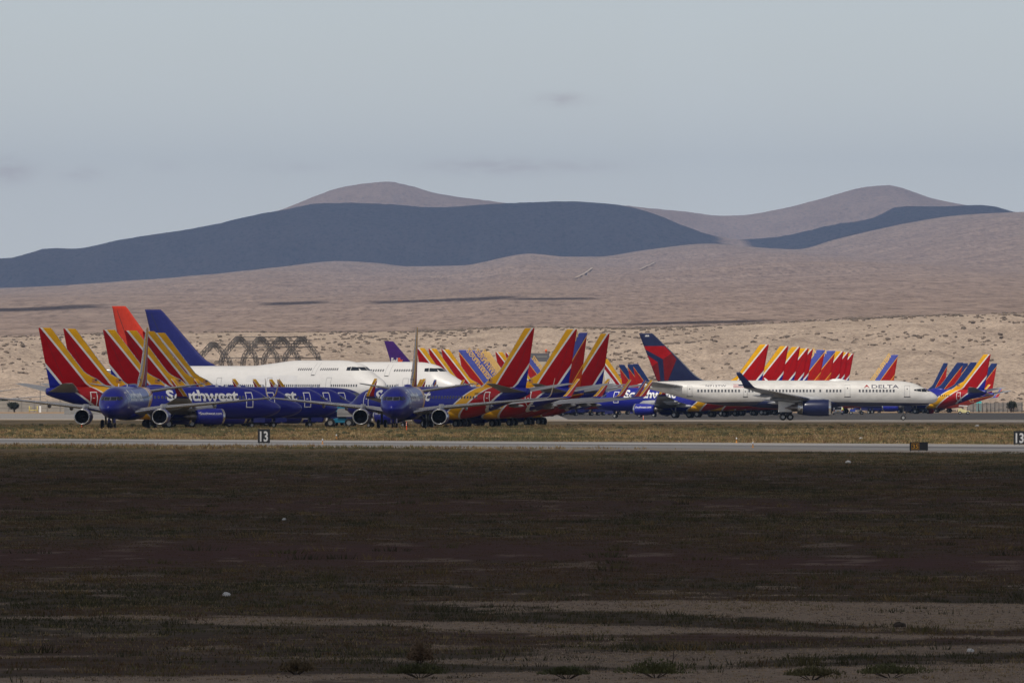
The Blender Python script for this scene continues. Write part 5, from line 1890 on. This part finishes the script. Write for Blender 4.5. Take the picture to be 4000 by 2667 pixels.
# litter blown onto the grass
for px, py, w, lb in [(3313, 1808, .34, 'white scrap of plastic on the shaded field below the 35 sign'), (884, 2327, .17, 'white plastic bag lying in the near shaded field'), (1110, 2030, .14, 'tiny pale scrap on the dark field below the left 13 sign'), (3362, 1715, .40, 'white plastic bag on the lit grass before the runway'), (3790, 2545, .12, 'small pale scrap on the near dirt track at right'), (3817, 1667, .6, 'pale flattened sheet by the taxiway edge at right')]:
    D = CAMH * F4 / (py - HOR)
    g = np.random.default_rng(int(px))
    bm = bmesh.new(); bmesh.ops.create_icosphere(bm, subdivisions=3, radius=w / 2)
    for v in bm.verts:
        k = .7 + .5 * float(fbm(np.array([v.co.x * 9 / w + px]), np.array([v.co.z * 9 / w + v.co.y * 7 / w]), 3, 5)[0])
        v.co = Vector((v.co.x * k, v.co.y * k, max(-.01, v.co.z * k * .75 + w * .12)))
    me = bpy.data.meshes.new('litter'); bm.to_mesh(me); bm.free()
    me.materials.append(plain('thin_white_plastic', (.62, .62, .62), .5))
    o = link('litter', me); o.location = (gx(px, D), D, ground_z(D)); tag(o, lb, 'litter', 'scraps of litter on the field')
# a half-buried rock on the gravel
bm = bmesh.new(); bmesh.ops.create_icosphere(bm, subdivisions=3, radius=.12)
for v in bm.verts: v.co = v.co * (.8 + .4 * float(vnoise(np.array([v.co.x * 20 + 4]), np.array([v.co.y * 20 + v.co.z * 13]), 9)[0])); v.co.z *= .6
me = bpy.data.meshes.new('rock'); bm.to_mesh(me); bm.free(); me.materials.append(plain('brown_rock', (.045, .034, .027), .9))
o = link('rock', me); D = CAMH * F4 / (2448 - HOR); o.location = (gx(3512, D), D, .02); tag(o, 'brown rock on the gravel strip at right', 'rock')
SUN_STR, SKY_STR, EXPO = 3.4, .10, 0.0
SKY_AIR, SKY_DUST, SKY_OZ = 1.0, 1.0, 1.0
SKY_TINT, LOW_GAIN = (.965, .985, 1.15), 2.12
VEIL, VEIL_TINT = .85, (1.13, 1.0, .86)
HAZE, HAZE_COL = 1.5e-5, (.42, .61, 1.0)
# ------------------------------------------------------------------ sky, sun, air, camera
sc = bpy.context.scene
w = bpy.data.worlds.new('World'); sc.world = w; w.use_nodes = True
nt = w.node_tree; N, Lk = nt.nodes, nt.links
bg = N['Background']
sky = N.new('ShaderNodeTexSky'); sky.sky_type = 'NISHITA'; sky.sun_disc = False
el = math.asin(SUN.z)
sky.sun_elevation = el; sky.sun_rotation = math.atan2(SUN.x, SUN.y) % (2 * PI)
sky.air_density = SKY_AIR; sky.dust_density = SKY_DUST; sky.ozone_density = SKY_OZ; sky.altitude = 800


def wn(t, **k):
    n = N.new(t)
    for a, b in k.items(): setattr(n, a, b)
    return n


def wmath(op, a, b=0.0, cl=False):
    n = wn('ShaderNodeMath', operation=op, use_clamp=cl)
    for s_, v in zip(n.inputs, (a, b)):
        if hasattr(v, 'is_output'): Lk.new(v, s_)
        else: s_.default_value = v
    return n.outputs[0]


tc = wn('ShaderNodeTexCoord'); sx = wn('ShaderNodeSeparateXYZ'); Lk.new(tc.outputs['Generated'], sx.inputs[0])
dx = wmath('DIVIDE', sx.outputs[0], wmath('MAXIMUM', sx.outputs[1], .05)); dz = wmath('DIVIDE', sx.outputs[2], wmath('MAXIMUM', sx.outputs[1], .05))
mp = wn('ShaderNodeMapping'); Lk.new(tc.outputs['Generated'], mp.inputs[0]); mp.inputs['Scale'].default_value = (900, 900, 2600)
nz = wn('ShaderNodeTexNoise'); Lk.new(mp.outputs[0], nz.inputs['Vector']); nz.inputs['Scale'].default_value = 1; nz.inputs['Detail'].default_value = 5
tot = None
for px, py, a, b, k in [(2194, 390, 95, 24, .55), (1930, 652, 260, 30, .5), (2300, 650, 160, 22, .22), (40, 668, 90, 46, .55), (320, 680, 80, 28, .35), (1150, 655, 150, 22, .2), (650, 650, 60, 22, .15)]:
    u = wmath('DIVIDE', wmath('SUBTRACT', dx, (px - 2000) / F4), a / F4); v = wmath('DIVIDE', wmath('SUBTRACT', dz, (HOR - py) / F4), b / F4)
    q = wmath('ADD', wmath('MULTIPLY', u, u), wmath('MULTIPLY', v, v))
    g = wmath('MULTIPLY', wmath('POWER', 2.718, wmath('MULTIPLY', q, -1.0)), k)
    g = wmath('MULTIPLY', g, 1.7)
    tot = g if tot is None else wmath('ADD', tot, g)
cl = wmath('MULTIPLY', tot, wmath('MULTIPLY', wmath('SUBTRACT', nz.outputs['Fac'], .22), 3.0, True), True)
mixc = wn('ShaderNodeMix', data_type='RGBA'); Lk.new(cl, mixc.inputs[0]); Lk.new(sky.outputs[0], mixc.inputs[6])
# thin grey-mauve clouds, a little darker than the sky behind them
dim = wn('ShaderNodeMix', data_type='RGBA', blend_type='MULTIPLY'); dim.inputs[0].default_value = 1; Lk.new(sky.outputs[0], dim.inputs[6]); dim.inputs[7].default_value = (.82, .76, .76, 1)
Lk.new(dim.outputs[2], mixc.inputs[7])
# the lowest degrees are hazy blue; overhead a thin broken overcast makes the sky light whiter
tint = wn('ShaderNodeMix', data_type='RGBA', blend_type='MULTIPLY'); tint.inputs[0].default_value = 1; Lk.new(mixc.outputs[2], tint.inputs[6]); tint.inputs[7].default_value = (*SKY_TINT, 1)
bw = wn('ShaderNodeRGBToBW'); Lk.new(sky.outputs[0], bw.inputs[0])
gr = wn('ShaderNodeMix', data_type='RGBA', blend_type='MULTIPLY'); gr.inputs[0].default_value = 1; Lk.new(bw.outputs[0], gr.inputs[6]); gr.inputs[7].default_value = (*VEIL_TINT, 1)
mr = wn('ShaderNodeMapRange', interpolation_type='SMOOTHSTEP'); Lk.new(sx.outputs[2], mr.inputs[0])
mr.inputs[1].default_value = .05; mr.inputs[2].default_value = .30; mr.inputs[3].default_value = 0; mr.inputs[4].default_value = VEIL
vm = wn('ShaderNodeMix', data_type='RGBA'); Lk.new(mr.outputs[0], vm.inputs[0]); lo = wn('ShaderNodeMapRange', interpolation_type='SMOOTHSTEP'); Lk.new(sx.outputs[2], lo.inputs[0])
lo.inputs[1].default_value = .0; lo.inputs[2].default_value = .032; lo.inputs[3].default_value = LOW_GAIN; lo.inputs[4].default_value = 1
lg = wn('ShaderNodeVectorMath', operation='SCALE'); Lk.new(tint.outputs[2], lg.inputs[0]); Lk.new(lo.outputs[0], lg.inputs['Scale'])
Lk.new(lg.outputs[0], vm.inputs[6]); Lk.new(gr.outputs[2], vm.inputs[7])
Lk.new(vm.outputs[2], bg.inputs[0]); bg.inputs[1].default_value = SKY_STR

sd = bpy.data.lights.new('sun', 'SUN'); sd.energy = SUN_STR; sd.angle = math.radians(.5); sd.color = (1.0, .93, .83)
so = link('sun', sd); so.rotation_euler = SUN.to_track_quat('Z', 'Y').to_euler(); so.location = (0, 0, 500)

mb = MB(); bx(mb, -52000, 52000, -450, 83000, -1.0, 1000)
hz = mb.build('haze', [bpy.data.materials.new('thin_desert_haze')])
hm = hz.data.materials[0]; hm.use_nodes = True
for n in list(hm.node_tree.nodes): hm.node_tree.nodes.remove(n)
ho = hm.node_tree.nodes.new('ShaderNodeOutputMaterial'); hv = hm.node_tree.nodes.new('ShaderNodeVolumePrincipled')
hv.inputs['Color'].default_value = (*HAZE_COL, 1); hv.inputs['Density'].default_value = HAZE
hv.inputs['Anisotropy'].default_value = .0
hm.node_tree.links.new(hv.outputs[0], ho.inputs['Volume'])
hz['kind'] = 'stuff'; tag(hz, 'pale blue desert haze between the airfield and the hills', 'haze')

cd = bpy.data.cameras.new('camera'); cam = link('camera', cd); sc.camera = cam
cd.sensor_width = 36; cd.lens = 36 * F4 / 4000; cd.clip_start = 1; cd.clip_end = 250000
cam.location = (0, 0, CAMH); cam.rotation_euler = (PI / 2 + math.atan((HOR - 1333.5) / F4), 0, 0)

sc.view_settings.view_transform = 'Standard'; sc.view_settings.look = 'None'; sc.view_settings.gamma = 1
sc.view_settings.exposure = EXPO
sc.cycles.use_denoising = True
sc.cycles.max_bounces = 6; sc.cycles.diffuse_bounces = 3; sc.cycles.glossy_bounces = 3; sc.cycles.transparent_max_bounces = 24
sc.cycles.volume_bounces = 0
sc.render.resolution_x, sc.render.resolution_y = 1024, 682
